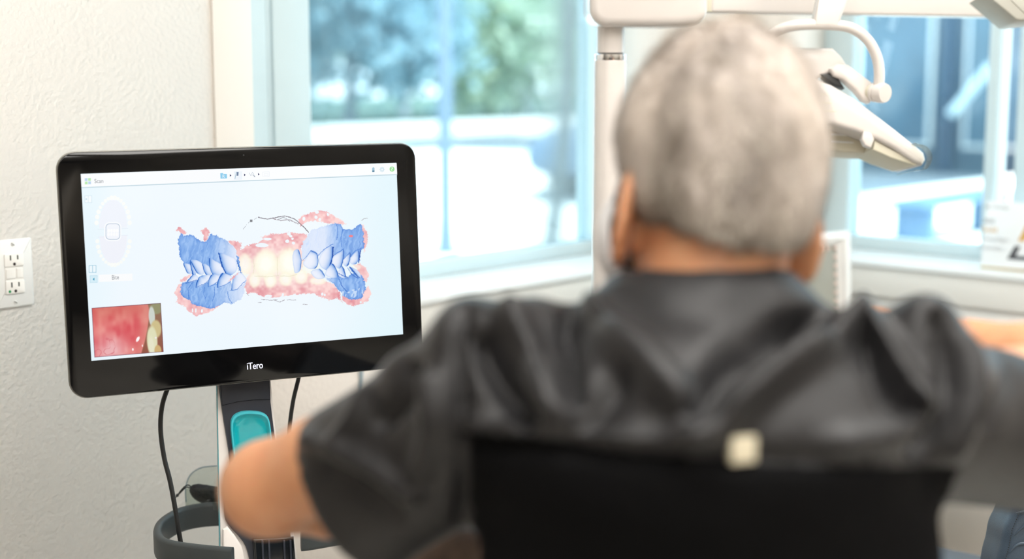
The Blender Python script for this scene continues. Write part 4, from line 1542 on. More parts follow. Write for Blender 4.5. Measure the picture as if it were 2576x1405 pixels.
def outdoors():
    q = rb()
    q.box(-30, 90, TH + .02, 90, GZ - .3, GZ).box(X1 + TH + .02, 90, -60, TH + .02, GZ - .3, GZ)
    struct(q.build('ground_outside', 'pavement', merge=False), 'pale sunlit paving outside the windows')
    o = rb().box(-20, 80, 21.3, 60, GZ, GZ + .05, .01).build('lawn', 'lawn')
    struct(o)
    struct(rb().box(-10, 70, 17.6, 20.35, GZ - .02, GZ + .015).build('wall_shade_strip', 'ground_shade'))  # dark strip stands in for the shade at the low wall's foot
    struct(rb().prism([(9.7, 5.6), (18.9, 5.6), (18.9, 12.4)], GZ - .02, GZ + .015).build('yard_shade_patch', 'ground_shade'))  # dark wedge stands in for the shaded ground near the building
    o = rb().box(-10, 70, 20.4, 20.8, GZ, GZ + .40, .03).build('low_wall', 'kerb')
    tag(o, 'long low white wall below the trees outside the left window', 'wall')
    o = rb().box(7.8, 40, 5.0, 5.55, GZ, GZ + .16, .03).build('kerb', 'kerb')
    tag(o, 'pale stone kerb outside the right window', 'kerb')
    # lamp post
    p = ext(1122, 637)
    t = thing('lamp_post', 'blue grey steel lamp post standing outside the left window', 'lamp post', ROOM @ Vector((p.x, p.y, GZ)))
    B = ROOM @ Matrix.Translation((p.x, p.y, GZ))
    MB(B).lathe([(.13, 0), (.13, .02), (.075, .05), (.062, .3), (.05, 4.2), (0, 4.25)], 20).build('pole', 'post_steel', t)
    MB(B).tube([(0, 0, 4.1), (.2, 0, 4.35), (.7, 0, 4.45)], .03, 10, smooth=5).build('arm', 'post_steel', t)
    MB(B).box(.5, 1.0, -.1, .1, 4.42, 4.5, .02).build('lamp', 'car_white', t)
    # bench
    p = ext(2300, 622)
    t = thing('bench', 'blue grey bench on the paving outside the right window', 'bench', ROOM @ Vector((p.x, p.y, GZ)))
    B = ROOM @ Matrix.Translation((p.x, p.y, GZ))
    for x in (0, 1.55):
        MB(B).box(x - .05, x + .05, -.18, .18, 0, .36, .015).build('leg', 'bench_blue', t)
    for y in (-.16, 0, .16):
        MB(B).box(-.25, 1.8, y - .07, y + .07, .36, .41, .012).build('slat', 'bench_blue', t)
    # trees
    rg = np.random.RandomState(3)

    def tree(x, y, ht, rad, leaf, lab, seed):
        o = ROOM @ Vector((x, y, GZ + .04))
        t = thing('tree', lab, 'tree', o, 'trees outside the windows')
        B = Matrix.Translation(o)
        MB(B).tube([(0, 0, 0), (.05, .03, ht * .35), (0, .05, ht * .7)], [.16, .11, .05], 10, smooth=4).build('trunk', 'bark', t)
        g = np.random.RandomState(seed)
        for k in range(4):
            b = g.randn(3) * (.4, .4, .1)
            MB(B).tube([(0, .03, ht * (.3 + .08 * k)), (b[0] * rad, b[1] * rad, ht * (.5 + .1 * k))], [.06, .02], 7).build('branch', 'bark', t)
        N = 5200
        # leaf clumps
        cl = g.randn(40, 3)
        cl /= np.linalg.norm(cl, axis=1)[:, None]
        cl *= (g.rand(40, 1) ** .4) * np.array([rad, rad, ht * .42])
        cc = cl[g.randint(0, 40, N)] + g.randn(N, 3) * rad * .17
        cc[:, 2] += ht * .50
        cc[:, 2] = np.maximum(cc[:, 2], .25 + .5 * g.rand(N))
        a1 = g.randn(N, 3)
        a1 /= np.linalg.norm(a1, axis=1)[:, None]
        a2 = np.cross(a1, g.randn(N, 3))
        a2 /= np.linalg.norm(a2, axis=1)[:, None]
        s = (.09 + .09 * g.rand(N, 1)) * (rad / 2.6)
        V = np.stack([cc - a1 * s * 1.5, cc + a2 * s * .7, cc + a1 * s * 1.5, cc - a2 * s * .7], 1).reshape(-1, 3)
        idx = np.arange(N * 4).reshape(N, 4)
        f = MB(B)
        f.raw(V, idx)
        lf = f.build('foliage', leaf, t, smooth=False, merge=False)
        lf['kind'] = 'stuff'

    T = [(22, 24, 7.6, 2.75, 'leaf_b', 'teal green tree left of the lamp post outside the left window'),
         (28, 24, 7.2, 2.75, 'leaf_c', 'pale yellow green tree right of the lamp post outside'),
         (34, 24.5, 7.4, 2.7, 'leaf_b', 'dark tree half hidden behind the white dental pole, outside'),
         (25, 31.5, 9.0, 3.0, 'leaf_a', 'green tree farthest to the left in the left window'),
         (31, 31.5, 9.2, 3.0, 'leaf_a', 'tall green tree directly behind the lamp post outside'),
         (37, 31.5, 9.0, 3.0, 'leaf_b', 'tall dark tree rising behind the pale yellow green tree outside')]
    for i, a in enumerate(T):
        tree(*a, seed=20 + i)
    # building seen through the right window
    t = thing('office_building', 'blue grey office building with rows of windows outside the right window', 'building', ROOM @ Vector((19, 6, GZ)))
    x0, y0, y1, h = 19.0, 1.6, 13.0, 9.0
    rb().box(x0, x0 + 5, y0, y1, GZ, h).build('wall', 'facade', t)
    rb().box(x0 - .15, x0 + 5.1, y0 - .1, y1 + .1, h, h + .3, .05).build('roof_edge', 'kerb', t)
    rb().box(x0 - .25, x0, y0, y1, 2.55, 2.75, .03).build('band', 'kerb', t)
    for k in range(9):
        yy = y0 + .5 + 1.8 * k
        if yy + 1.2 > y1:
            continue
        rb().box(x0 - .12, x0, yy - .32, yy - .20, GZ, h, .02).build('pilaster', 'facade_dark', t)
        for zz in (.2, 3.0, 5.6):
            w = rb().box(x0 - .05, x0, yy, yy + 1.3, zz, zz + 2.1, .01).build('window', 'kerb', t)
            rb().box(x0 - .07, x0 - .045, yy + .06, yy + 1.24, zz + .06, zz + 2.04, .005).build('pane', 'pane_blue', w)
    # added pale bar standing in for a bright streak reflected in the window
    p0, p1 = on_plane(2392, 288, np.array(ROOM.to_3x3() @ Vector((1, 0, 0))), np.array(ROOM @ Vector((x0 - .6, 0, 0)))), on_plane(2492, 168, np.array(ROOM.to_3x3() @ Vector((1, 0, 0))), np.array(ROOM @ Vector((x0 - .6, 0, 0))))
    MB().tube([p0, p1], .07, 12).build('streak_bar', 'frame_alu', t)
    # parked cars
    def car(px, py, dx, paint, lab, rot):
        p = ext(px, py)
        t = thing('parked_car', lab, 'car', ROOM @ Vector((p.x + dx, p.y, GZ)))
        B = ROOM @ Matrix.Translation((p.x + dx, p.y, GZ)) @ Matrix.Rotation(rot, 4, 'Z')
        side = smooth_outline([(-2.0, .35), (-1.95, .75), (-1.1, .92), (-.6, 1.38), (.7, 1.42), (1.4, .98), (2.05, .85), (2.1, .4), (1.0, .28), (-1.0, .28)], 3)
        MB(B @ Matrix.Rotation(math.pi / 2, 4, 'X')).prism(side, -.85, .85, bev=.08, seg=3).build('body', paint, t)
        for (x, y) in ((-1.3, -.8), (1.3, -.8), (-1.3, .8), (1.3, .8)):
            MB(B @ Matrix.Translation((x, y, .32)) @ Matrix.Rotation(math.pi / 2, 4, 'X')).lathe([(0, -.1), (.28, -.1), (.32, -.06), (.32, .06), (.28, .1), (0, .1)], 20).build('wheel', 'tyre', t)
        for s in (-1, 1):
            MB(B @ Matrix.Rotation(math.pi / 2, 4, 'X')).prism([(-1.0, .95), (-.55, 1.3), (.65, 1.33), (1.15, .98)], s * .855 - .01, s * .855 + .01).build('side_window', 'pane_blue', t)

    car(2238, 425, 1.2, 'car_white', 'white parked car in front of the office building outside', math.pi / 2)
    car(1455, 515, 2.1, 'car_blue', 'blue grey parked car on the paving, half hidden behind the white dental pole', 0)


outdoors()

# ------------------------------------------------------------------ the seated person, modelled as distance fields
class Field:
    def __init__(self, lo, hi, h):
        self.lo, self.h = np.array(lo, float), h
        self.n = np.ceil((np.array(hi) - lo) / h).astype(int) + 1
        self.S = np.full(self.n, 1.0, np.float32)
        self.ax = [self.lo[i] + h * np.arange(self.n[i]) for i in range(3)]

    def block(self, lo, hi):
        a = np.clip(np.floor((np.array(lo) - self.lo) / self.h).astype(int), 0, self.n)
        b = np.clip(np.ceil((np.array(hi) - self.lo) / self.h).astype(int) + 1, 0, self.n)
        sl = tuple(slice(a[i], b[i]) for i in range(3))
        return sl, self.ax[0][sl[0]][:, None, None], self.ax[1][sl[1]][None, :, None], self.ax[2][sl[2]][None, None, :]

    def op(self, lo, hi, fn, k=.02, mode='add'):
        m = k + 4 * self.h
        sl, X, Y, Z = self.block(np.array(lo) - m, np.array(hi) + m)
        if min(s.stop - s.start for s in sl) <= 0:
            return
        d = fn(X, Y, Z).astype(np.float32)
        s = self.S[sl]
        if mode == 'add':
            h = np.clip(.5 + .5 * (s - d) / k, 0, 1)
            self.S[sl] = s * (1 - h) + d * h - k * h * (1 - h)
        else:
            d = -d
            h = np.clip(.5 - .5 * (s - d) / k, 0, 1)
            self.S[sl] = s * (1 - h) + d * h + k * h * (1 - h)

    def cone(self, a, b, ra, rb, k=.02, mode='add', squash=None):
        a, b = np.asarray(a, float), np.asarray(b, float)
        e = b - a
        L2 = e @ e

        def fn(X, Y, Z):
            t = np.clip(((X - a[0]) * e[0] + (Y - a[1]) * e[1] + (Z - a[2]) * e[2]) / L2, 0, 1)
            return np.sqrt((X - a[0] - e[0] * t) ** 2 + (Y - a[1] - e[1] * t) ** 2 + (Z - a[2] - e[2] * t) ** 2) - (ra + (rb - ra) * t)
        r = max(ra, rb)
        self.op(np.minimum(a, b) - r, np.maximum(a, b) + r, fn, k, mode)

    def chain(self, pts, rr, k=.015, mode='add'):
        for i in range(len(pts) - 1):
            self.cone(pts[i], pts[i + 1], rr[i], rr[i + 1], k, mode)

    def ell(self, c, r, R=None, k=.02, mode='add'):
        c, r = np.asarray(c, float), np.asarray(r, float)
        R = np.eye(3) if R is None else np.asarray(R)

        def fn(X, Y, Z):
            x, y, z = X - c[0], Y - c[1], Z - c[2]
            q = [R[0, i] * x + R[1, i] * y + R[2, i] * z for i in range(3)]
            k0 = np.sqrt(sum((q[i] / r[i]) ** 2 for i in range(3)))
            k1 = np.sqrt(sum((q[i] / r[i] ** 2) ** 2 for i in range(3))) + 1e-9
            return k0 * (k0 - 1) / k1
        m = r.max()
        self.op(c - m, c + m, fn, k, mode)

    def half(self, p, n, k=.01):
        """cut away everything on the n side of p"""
        p, n = np.asarray(p, float), np.asarray(n, float)
        n = n / np.linalg.norm(n)
        X, Y, Z = self.ax[0][:, None, None], self.ax[1][None, :, None], self.ax[2][None, None, :]
        d = ((X - p[0]) * n[0] + (Y - p[1]) * n[1] + (Z - p[2]) * n[2]).astype(np.float32)
        s = self.S
        h = np.clip(.5 - .5 * (s - d) / k, 0, 1)
        self.S = s * (1 - h) + d * h + k * h * (1 - h)

    def mesh(self):
        S, n = self.S, self.n
        ins = S < 0
        c = np.zeros(n - 1, np.int8)
        for i in (0, 1):
            for j in (0, 1):
                for k in (0, 1):
                    c += ins[i:n[0] - 1 + i, j:n[1] - 1 + j, k:n[2] - 1 + k]
        I = np.argwhere((c > 0) & (c < 8))
        idm = np.full(n - 1, -1, np.int32)
        idm[tuple(I.T)] = np.arange(len(I))
        acc, cnt = np.zeros((len(I), 3)), np.zeros(len(I))
        cor = [(i, j, k) for i in (0, 1) for j in (0, 1) for k in (0, 1)]
        for a in cor:
            for b in cor:
                if a < b and sum(abs(a[q] - b[q]) for q in range(3)) == 1:
                    A, B = I + a, I + b
                    sa, sb = S[tuple(A.T)], S[tuple(B.T)]
                    m = (sa < 0) != (sb < 0)
                    t = np.where(m, sa / np.where(m, sa - sb, 1), 0)
                    acc += np.where(m[:, None], A + (B - A) * t[:, None], 0)
                    cnt += m
        V = self.lo + self.h * acc / cnt[:, None]
        Q = []
        for ax in range(3):
            o1, o2 = (ax + 1) % 3, (ax + 2) % 3
            s0 = [slice(None)] * 3
            s1 = [slice(None)] * 3
            s0[ax] = slice(0, -1)
            s1[ax] = slice(1, None)
            E = np.argwhere(ins[tuple(s0)] != ins[tuple(s1)])
            E = E[(E[:, o1] > 0) & (E[:, o2] > 0) & (E[:, o1] < n[o1] - 1) & (E[:, o2] < n[o2] - 1)]
            if not len(E):
                continue
            d1, d2 = np.eye(3, dtype=int)[o1], np.eye(3, dtype=int)[o2]
            q = np.stack([idm[tuple((E - d1 - d2).T)], idm[tuple((E - d2).T)], idm[tuple(E.T)], idm[tuple((E - d1).T)]], 1)
            fl = ~ins[tuple(E.T)]
            q[fl] = q[fl][:, ::-1]
            Q.append(q)
        Q = np.concatenate(Q)
        return V, Q[(Q >= 0).all(1)]


def relax(V, Q, it=3, lam=.5, hold=None):
    E = np.concatenate([Q[:, [0, 1]], Q[:, [1, 2]], Q[:, [2, 3]], Q[:, [3, 0]]])
    deg = np.bincount(E.ravel(), minlength=len(V)).astype(float)
    for _ in range(it):
        A = np.zeros_like(V)
        for c in range(3):
            A[:, c] = np.bincount(E[:, 0], V[E[:, 1], c], len(V)) + np.bincount(E[:, 1], V[E[:, 0], c], len(V))
        V = V + lam * (A / np.maximum(deg, 1)[:, None] - V)
    return V


def normals(V, Q):
    f = np.cross(V[Q[:, 2]] - V[Q[:, 0]], V[Q[:, 3]] - V[Q[:, 1]])
    N = np.zeros_like(V)
    for c in range(4):
        for a in range(3):
            N[:, a] += np.bincount(Q[:, c], f[:, a], len(V))
    return N / (np.linalg.norm(N, axis=1)[:, None] + 1e-12)


def quad_obj(name, V, Q, material, parent):
    used, inv = np.unique(Q, return_inverse=True)
    V, Q = V[used], inv.reshape(Q.shape)
    me = bpy.data.meshes.new(name)
    org = np.array(parent['_org'])
    me.vertices.add(len(V))
    me.vertices.foreach_set('co', (V - org).ravel())
    me.loops.add(Q.size)
    me.loops.foreach_set('vertex_index', Q.ravel())
    me.polygons.add(len(Q))
    me.polygons.foreach_set('loop_start', np.arange(0, Q.size, 4))
    me.update(calc_edges=True)
    me.polygons.foreach_set('use_smooth', [True] * len(Q))
    me.materials.append(MATS[material])
    o = bpy.data.objects.new(name, me)
    COL.objects.link(o)
    place(o, org, parent)
    return o


def rotm(yaw, pitch, roll):
    return np.array((Matrix.Rotation(yaw, 3, 'Z') @ Matrix.Rotation(roll, 3, 'Y') @ Matrix.Rotation(pitch, 3, 'X')))


def person():
    hc = at(1799, 388, 1.26)                                     # middle of the skull
    HR = rotm(math.radians(17), math.radians(-12), math.radians(9))   # turned left, nodding, leaning right
    hp = lambda x, y, z: hc + HR @ np.array([x, y, z])            # head frame: x right, y face, z up
    c7 = at(1768, 735, 1.20)
    shL, shR = at(1225, 985, 1.19), at(2290, 985, 1.19)
    elL, elR = at(676, 1228, 1.34), at(2800, 970, 1.36)
    wrL, wrR = at(1190, 1250, 1.62), at(2190, 832, 1.56)
    pelvis = np.array([c7[0] - .005, c7[1] - .10, .60])
    chest = np.array([c7[0] - .008, c7[1] + .025, c7[2] - .215])
    waist = np.array([c7[0] - .005, c7[1] - .03, .80])
    hipL, hipR = pelvis + (-.10, .03, -.01), pelvis + (.10, .03, -.01)
    knL, knR = pelvis + (-.24, .40, -.04), pelvis + (.24, .42, -.04)
    anL, anR = pelvis + (-.28, .38, -.50), pelvis + (.28, .40, -.50)
    t = thing('person', 'seated person in a black scrub top with short grey hair, back to the viewer', 'person', (float(pelvis[0]), float(pelvis[1]), 0))

    # ---- body, one skin surface
    h = .005
    B = Field((-.42, pelvis[1] - .22, .0), (.68, 1.90, 1.52), h)
    B.ell(chest + (0, .03, 0), (.150, .095, .175), k=.03)
    B.ell(waist + (0, .03, 0), (.130, .085, .16), k=.05)
    B.ell(pelvis + (0, .02, 0), (.145, .095, .105), k=.05)
    tL, tR = at(1640, 835, 1.205), at(1890, 835, 1.205)
    B.cone(tL, shL, .026, .036, .03)
    B.cone(tR, shR, .026, .036, .03)
    B.cone(c7 + (0, .015, -.06), hp(.0, -.022, -.085), .062, .060, .03)
    for sh, el, wr in ((shL, elL, wrL), (shR, elR, wrR)):
        B.ell(sh, (.034, .036, .034), k=.03)
        B.cone(sh, sh * .30 + el * .70, .032, .041, .02)
        B.cone(sh * .30 + el * .70, el, .041, .044, .02)
        m_ = el * .72 + wr * .28
        B.cone(el, m_, .043, .043, .015)
        B.cone(m_, wr, .042, .027, .02)
    # legs inside the trousers, feet
    for hp_, kn, an in ((hipL, knL, anL), (hipR, knR, anR)):
        B.cone(hp_, kn, .082, .056, .03)
        B.cone(kn, an, .054, .036, .02)
        B.cone(an, an + (0, .14, -.05), .036, .026, .02)
    # skull, jaw, face
    B.ell(hp(0, -.006, .0), (.082, .098, .108), HR, k=.02)
    B.ell(hp(0, .030, -.055), (.062, .066, .075), HR, k=.03)
    B.ell(hp(0, .070, -.105), (.030, .026, .026), HR, k=.03)
    B.ell(hp(0, .082, .012), (.050, .018, .016), HR, k=.02)
    B.cone(hp(0, .094, .0), hp(0, .112, -.042), .009, .013, .015)
    B.ell(hp(0, .098, -.078), (.022, .008, .009), HR, k=.01)
    for sx in (-1, 1):
        B.ell(hp(sx * .032, .098, -.006), (.017, .012, .011), HR, k=.012, mode='cut')
        # ear: shell flaring out towards the back, rolled rim, hollow in front
        ER = HR @ rotm(math.radians(sx * 30), 0, math.radians(-sx * 6))
        ep = lambda x, y, z: hp(sx * .082, -.006, -.068) + ER @ np.array([sx * x, y, z])
        B.ell(ep(0, 0, 0), (.0060, .025, .038), ER, k=.004)
        B.ell(ep(-.006, .020, -.006), (.010, .010, .024), ER, k=.006)
        rim = [ep(.002, .024 * math.cos(a), .038 * math.sin(a)) for a in np.linspace(.6, 4.9, 12)]
        B.chain(rim, [.0042] * 8 + [.0044, .0048, .0052, .0056], .004)
        B.ell(ep(.010, .004, .004), (.0075, .017, .028), ER, k=.006, mode='cut')
    # hands: palm and five bent fingers
    for sgn, wr, el, aim, up in ((-1, wrL, elL, at(1290, 1290, 1.66) - wrL, (-.2, .1, 1.)), (1, wrR, elR, at(2040, 880, 1.66) - wrR, (.1, .3, 1.))):
        f = aim / np.linalg.norm(aim)
        u_ = np.array(up, float)
        u_ -= f * (u_ @ f)
        u_ /= np.linalg.norm(u_)
        s_ = np.cross(f, u_) * (1 if sgn < 0 else -1)             # towards the thumb
        B.cone(wr, wr + f * .03, .026, .024, .015)
        for q in range(4):
            B.cone(wr + f * .02 + s_ * (.012 - .008 * q), wr + f * .085 + s_ * (.030 - .019 * q), .014, .0115, .012)
            k0 = wr + f * .088 + s_ * (.030 - .0195 * q)
            Ln = (.040, .045, .042, .034)[q]
            k1 = k0 + (f * .85 - u_ * .5) * Ln
            k2 = k1 + (f * .25 - u_ * .97) * Ln * .62
            k3 = k2 + (-f * .35 - u_ * .9) * Ln * .5
            B.chain([k0, k1, k2, k3], [.0100, .0092, .0085, .0075], .004)
        a0 = wr + f * .025 + s_ * .022
        a1 = a0 + (f * .55 + s_ * .8 - u_ * .15) * .040
        a2 = a1 + (f * .85 + s_ * .25 - u_ * .45) * .034
        a3 = a2 + (f * .8 - s_ * .2 - u_ * .55) * .026
        B.chain([a0, a1, a2, a3], [.016, .0125, .0105, .009], .008)
    V, Q = B.mesh()
    V = relax(V, Q, 2)
    body = quad_obj('body', V, Q, 'skin', t)
    body['label'] = 'skin of neck, ears and arms'
    for sx in (-1, 1):
        c = hp(sx * .032, .079, -.006)
        M = frame_z(c, HR @ np.array([0, 1., 0]))
        eb = MB(M).lathe([(.0115 * math.sin(a), -.0115 * math.cos(a)) for a in np.linspace(0, math.pi, 12)], 18).build('eyeball', 'eye_white', t)
        MB(M).lathe([(.0056, .0101), (.004, .0110), (0, .0118)], 18).build('iris', 'iris', eb)

    # ---- hair cap
    Hh = Field(hc - .16, hc + .16, .0032)
    Hh.ell(hp(0, -.008, .0), (.0905, .106, .1165), HR, k=.01)
    Hh.ell(hp(0, -.045, -.065), (.068, .062, .060), HR, k=.03)
    Hh.half(hp(0, .068, .060), HR @ np.array([0, 1., -.55]), .012)          # forehead line
    Hh.half(hp(0, -.05, -.084), HR @ np.array([0, .2, -1.]), .01)            # nape line
    Hh.ell(hp(0, .075, -.085), (.13, .075, .095), HR, k=.02, mode='cut')     # face
    for sx in (-1, 1):
        Hh.ell(hp(sx * .100, .012, -.080), (.032, .032, .050), HR, k=.012, mode='cut')
        Hh.ell(hp(sx * .098, -.035, -.120), (.046, .050, .048), HR, k=.02, mode='cut')
        Hh.ell(hp(sx * .112, -.070, -.110), (.050, .052, .052), HR, k=.03, mode='cut')
    # hollow it so it is a cap, not a lump
    V, Q = Hh.mesh()
    V = relax(V, Q, 3)
    N = normals(V, Q)
    L = (V - hc) @ HR
    w = vnoise(L[:, 0] * 60 + L[:, 2] * 18, L[:, 2] * 22 + L[:, 1] * 40, 41) - .5 + .6 * (vnoise(L[:, 0] * 160 + L[:, 2] * 30, L[:, 2] * 60 + L[:, 1] * 120, 42) - .5)
    V = V + N * (w * .0045)[:, None]
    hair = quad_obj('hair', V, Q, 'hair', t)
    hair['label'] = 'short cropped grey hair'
    # fine strands standing off the cap
    g = np.random.RandomState(5)
    N = normals(V, Q)
    skull = np.linalg.norm(((V - hp(0, -.006, .0)) @ HR) / np.array([.082, .098, .108]), axis=1)
    ok = np.where((skull > 1.03))[0]
    pick = ok[g.randint(0, len(ok), 16000)]
    P, Nn = V[pick], N[pick]
    down = -(HR @ np.array([0, .25, 1.]))
    fl = down - Nn * (Nn @ down)[:, None] + g.randn(len(P), 3) * .25
    fl /= np.linalg.norm(fl, axis=1)[:, None]
    ln = .007 + .007 * g.rand(len(P), 1)
    side = np.cross(fl, Nn)
    side /= np.linalg.norm(side, axis=1)[:, None] + 1e-9
    a = P - Nn * .001
    b = a + (Nn * .45 + fl * .75) * ln
    wd = .0004
    SV = np.stack([a - side * wd, a + side * wd, b], 1).reshape(-1, 3)
    m_ = MB().raw(SV, np.arange(len(SV)).reshape(-1, 3))
    st = m_.build('hair_strands', 'hair_dark', t, smooth=False, merge=False)
    st['kind'] = 'stuff'

    # ---- face mask and ear loops
    Mk = Field(hc - .17, hc + .17, .004)
    Mk.ell(hp(0, .046, -.075), (.084, .082, .072), HR, k=.01)
    Mk.half(hp(0, .020, 0), HR @ np.array([0, -1., -.15]), .008)
    Mk.half(hp(0, .10, -.018), HR @ np.array([0, -.2, 1.]), .008)
    Mk.ell(hp(0, .034, -.071), (.078, .076, .066), HR, k=.006, mode='cut')
    V, Q = Mk.mesh()
    quad_obj('face_mask', relax(V, Q, 2), Q, 'mask_white', t)
    for sx in (-1, 1):
        MB().tube([hp(sx * .078, .034, -.050), hp(sx * .080, .018, -.030), hp(sx * .080, .000, -.028), hp(sx * .078, -.008, -.060),
                   hp(sx * .076, .004, -.102), hp(sx * .078, .028, -.108)], .0018, 8, smooth=6).build('ear_loop', 'loop', t)

    # ---- scrub top
    S = Field((-.36, pelvis[1] - .20, .52), (.60, 1.60, 1.30), .005)
    S.ell(chest + (0, .03, -.01), (.178, .122, .20), k=.03)
    S.ell(at(1755, 1130, 1.16), (.176, .128, .112), k=.04)
    S.ell(waist + (0, .03, 0), (.180, .118, .19), k=.05)
    S.ell(at(1785, 1400, 1.19), (.192, .118, .15), k=.03)
    S.ell(pelvis, (.19, .145, .12), k=.05)
    S.cone(tL, shL, .038, .052, .03)
    S.cone(tR, shR, .038, .052, .03)
    S.ell(at(1772, 752, 1.205), (.086, .076, .042), k=.03)
    hemL, hemR = shL + (elL - shL) * .68, shR + (elR - shR) * .80
    S.ell(shL, (.060, .064, .056), k=.03)
    S.ell(shR, (.060, .064, .056), k=.03)
    S.cone(shL, hemL + (elL - shL) * .05 + (0, 0, -.008), .060, .052, .03)
    S.cone(shL + (0, 0, -.03), hemL + (.02, 0, -.050), .060, .062, .03)
    S.cone(shR + (0, 0, -.008), hemR + (elR - shR) * .05 + (0, 0, -.026), .056, .048, .03)
    S.cone(shR + (0, 0, -.03), hemR + (-.02, 0, -.062), .060, .058, .03)
    # bunched cloth over the shoulders
    S.cone(at(1172, 815, 1.16), at(1185, 800, 1.24), .015, .015, .04)
    S.cone(at(1345, 806, 1.16), at(1345, 790, 1.24), .013, .012, .035)
    S.cone(at(2335, 800, 1.16), at(2330, 786, 1.24), .017, .015, .04)
    S.cone(at(1010, 935, 1.20), at(1030, 925, 1.28), .010, .010, .03)
        # openings: sleeves, neck, lower hem
    for hem, el, sh in ((hemL, elL, shL), (hemR, elR, shR)):
        d = (el - sh) / np.linalg.norm(el - sh)
        nrm = d + (np.array([.0, 0, -.06]) if sh is shL else np.array([0, 0, .1]))
        nrm /= np.linalg.norm(nrm)
        p = hem

        def fn(X, Y, Z, p=p, nrm=nrm):
            return -((X - p[0]) * nrm[0] + (Y - p[1]) * nrm[1] + (Z - p[2]) * nrm[2])
        S.op(hem + np.minimum(0, d * .2) - .16, hem + np.maximum(0, d * .2) + .16, lambda X, Y, Z, fn=fn, hem=hem, nrm=nrm: np.maximum(fn(X, Y, Z), np.sqrt((X - hem[0]) ** 2 + (Y - hem[1]) ** 2 + (Z - hem[2]) ** 2) - .19), .008, 'cut')
        S.cone(hem + d * .02 + (0, 0, -.012), hem - d * .04 + (0, 0, -.010), .050, .046, .006, 'cut')
    S.cone(c7 + (0, .03, .10), c7 + (0, .030, -.02), .070, .066, .006, 'cut')
    S.cone(c7 + (0, .10, -.02), c7 + (0, .15, -.13), .06, .01, .01, 'cut')
    S.half((0, 0, .56), (0, 0, -1), .006)
    V, Q = S.mesh()
    V = relax(V, Q, 2)
    N = normals(V, Q)
    # folds of the cloth on the back: ridges (+) and valleys (-)
    v = V - EYE
    Zc = v @ VF
    PX, PY = CXP + FPX * (v @ VR) / Zc, CYP - FPX * (v @ VU) / Zc
    face = np.clip(-(N * v).sum(1) / np.linalg.norm(v, axis=1) * 2.2, 0, 1)
    folds = [([(1168, 775), (1152, 900), (1158, 1080), (1166, 1300)], 16, -.0075),
             ([(1218, 860), (1265, 960), (1330, 1060)], 26, -.010), ([(1290, 800), (1340, 920), (1410, 1030)], 40, .010),
             ([(1440, 770), (1432, 880), (1440, 1010)], 18, -.010), ([(1500, 790), (1580, 880), (1720, 1010)], 46, .009),
             ([(2040, 822), (1930, 850), (1856, 880), (1800, 960), (1770, 1040)], 34, -.014),
             ([(2150, 815), (2040, 890), (1955, 945), (1840, 1030), (1735, 1115)], 34, .013),
             ([(1560, 960), (1500, 1040), (1440, 1100)], 40, -.007),
             ([(2195, 800), (2250, 910), (2300, 1010)], 26, .010), ([(2175, 850), (2220, 960), (2260, 1040)], 18, -.010),
             ([(2366, 800), (2392, 920), (2370, 1040), (2300, 1120)], 24, -.008), ([(2440, 860), (2450, 1000), (2400, 1130)], 26, .005),
             ([(2505, 890), (2530, 960), (2480, 1060)], 22, -.004),
             ([(2330, 1010), (2250, 1090), (2120, 1120)], 40, .008),
             ([(1180, 1108), (1400, 1125), (1620, 1145), (1800, 1150), (2000, 1155), (2200, 1165)], 22, -.006),
             ([(1180, 1075), (1400, 1095), (1620, 1115), (1800, 1120)], 28, .005),
             ([(1040, 930), (1010, 1010), (960, 1060)], 20, -.007), ([(930, 980), (900, 1050), (860, 1100)], 18, .006),
             ([(790, 1110), (900, 1150), (1040, 1230)], 22, .008), ([(830, 1180), (900, 1215), (1000, 1290)], 22, -.003),
             ([(1080, 960), (1090, 1080), (1060, 1180)], 26, .006)]
    D = np.zeros(len(V))
    for P, w, a in folds:
        P = [tuple(p) for p in catmull([np.array(p, float) for p in P], 5)]
        D += 2.2 * a * np.exp(-(d_line(PX, PY, P) / w) ** 2)
    D += .0025 * (vnoise(PX / 70, PY / 70, 51) - .5)
    V = V + N * (D * face)[:, None]
    V = relax(V, Q, 2)
    # back faces below the yoke seam take a darker material, as their own mesh
    cq = V[Q].mean(1)
    vx = cq - EYE
    zq = vx @ VF
    qx, qy = CXP + FPX * (vx @ VR) / zq, CYP - FPX * (vx @ VU) / zq
    seam = np.interp(qx, [1160, 1345, 1460, 1600, 1742, 1955, 2238, 2400], [1084, 1098, 1119, 1140, 1147, 1169, 1176, 1172])
    below_seam = (qy > seam) & (normals(V, Q)[Q].mean(1)[:, 1] < .15) & (np.abs(cq[:, 0] - c7[0]) < .195) & (qx > 1172) & (cq[:, 1] < c7[1] + .03)
    edge_v = np.intersect1d(Q[below_seam].ravel(), Q[~below_seam].ravel())       # draw the seam's vertices onto one clean line
    ve = V[edge_v] - EYE
    ze = ve @ VF
    ex, ey = CXP + FPX * (ve @ VR) / ze, CYP - FPX * (ve @ VU) / ze
    dy = ey - np.interp(ex, [1160, 1345, 1460, 1600, 1742, 1955, 2238, 2400], [1084, 1098, 1119, 1140, 1147, 1169, 1176, 1172])
    ne = normals(V, Q)[edge_v]
    mv = np.where(np.abs(dy) < 26, dy, 0)[:, None] * (ze / FPX)[:, None] * VU[None]
    mv = mv - ne * (mv * ne).sum(1)[:, None]
    V[edge_v] += mv
    top = quad_obj('scrub_top', V, Q[~below_seam], 'scrub', t)
    top['label'] = 'charcoal short sleeved scrub top'
    pn = quad_obj('back_part', V, Q[below_seam], 'scrub_lower', t)
    pn['label'] = 'darker part of the scrub top across the lower back'
    # small woven label on the back
    i = np.argmin((PX - 1867) ** 2 + (PY - 1131) ** 2 + 1e4 * (face < .3))
    V2 = V
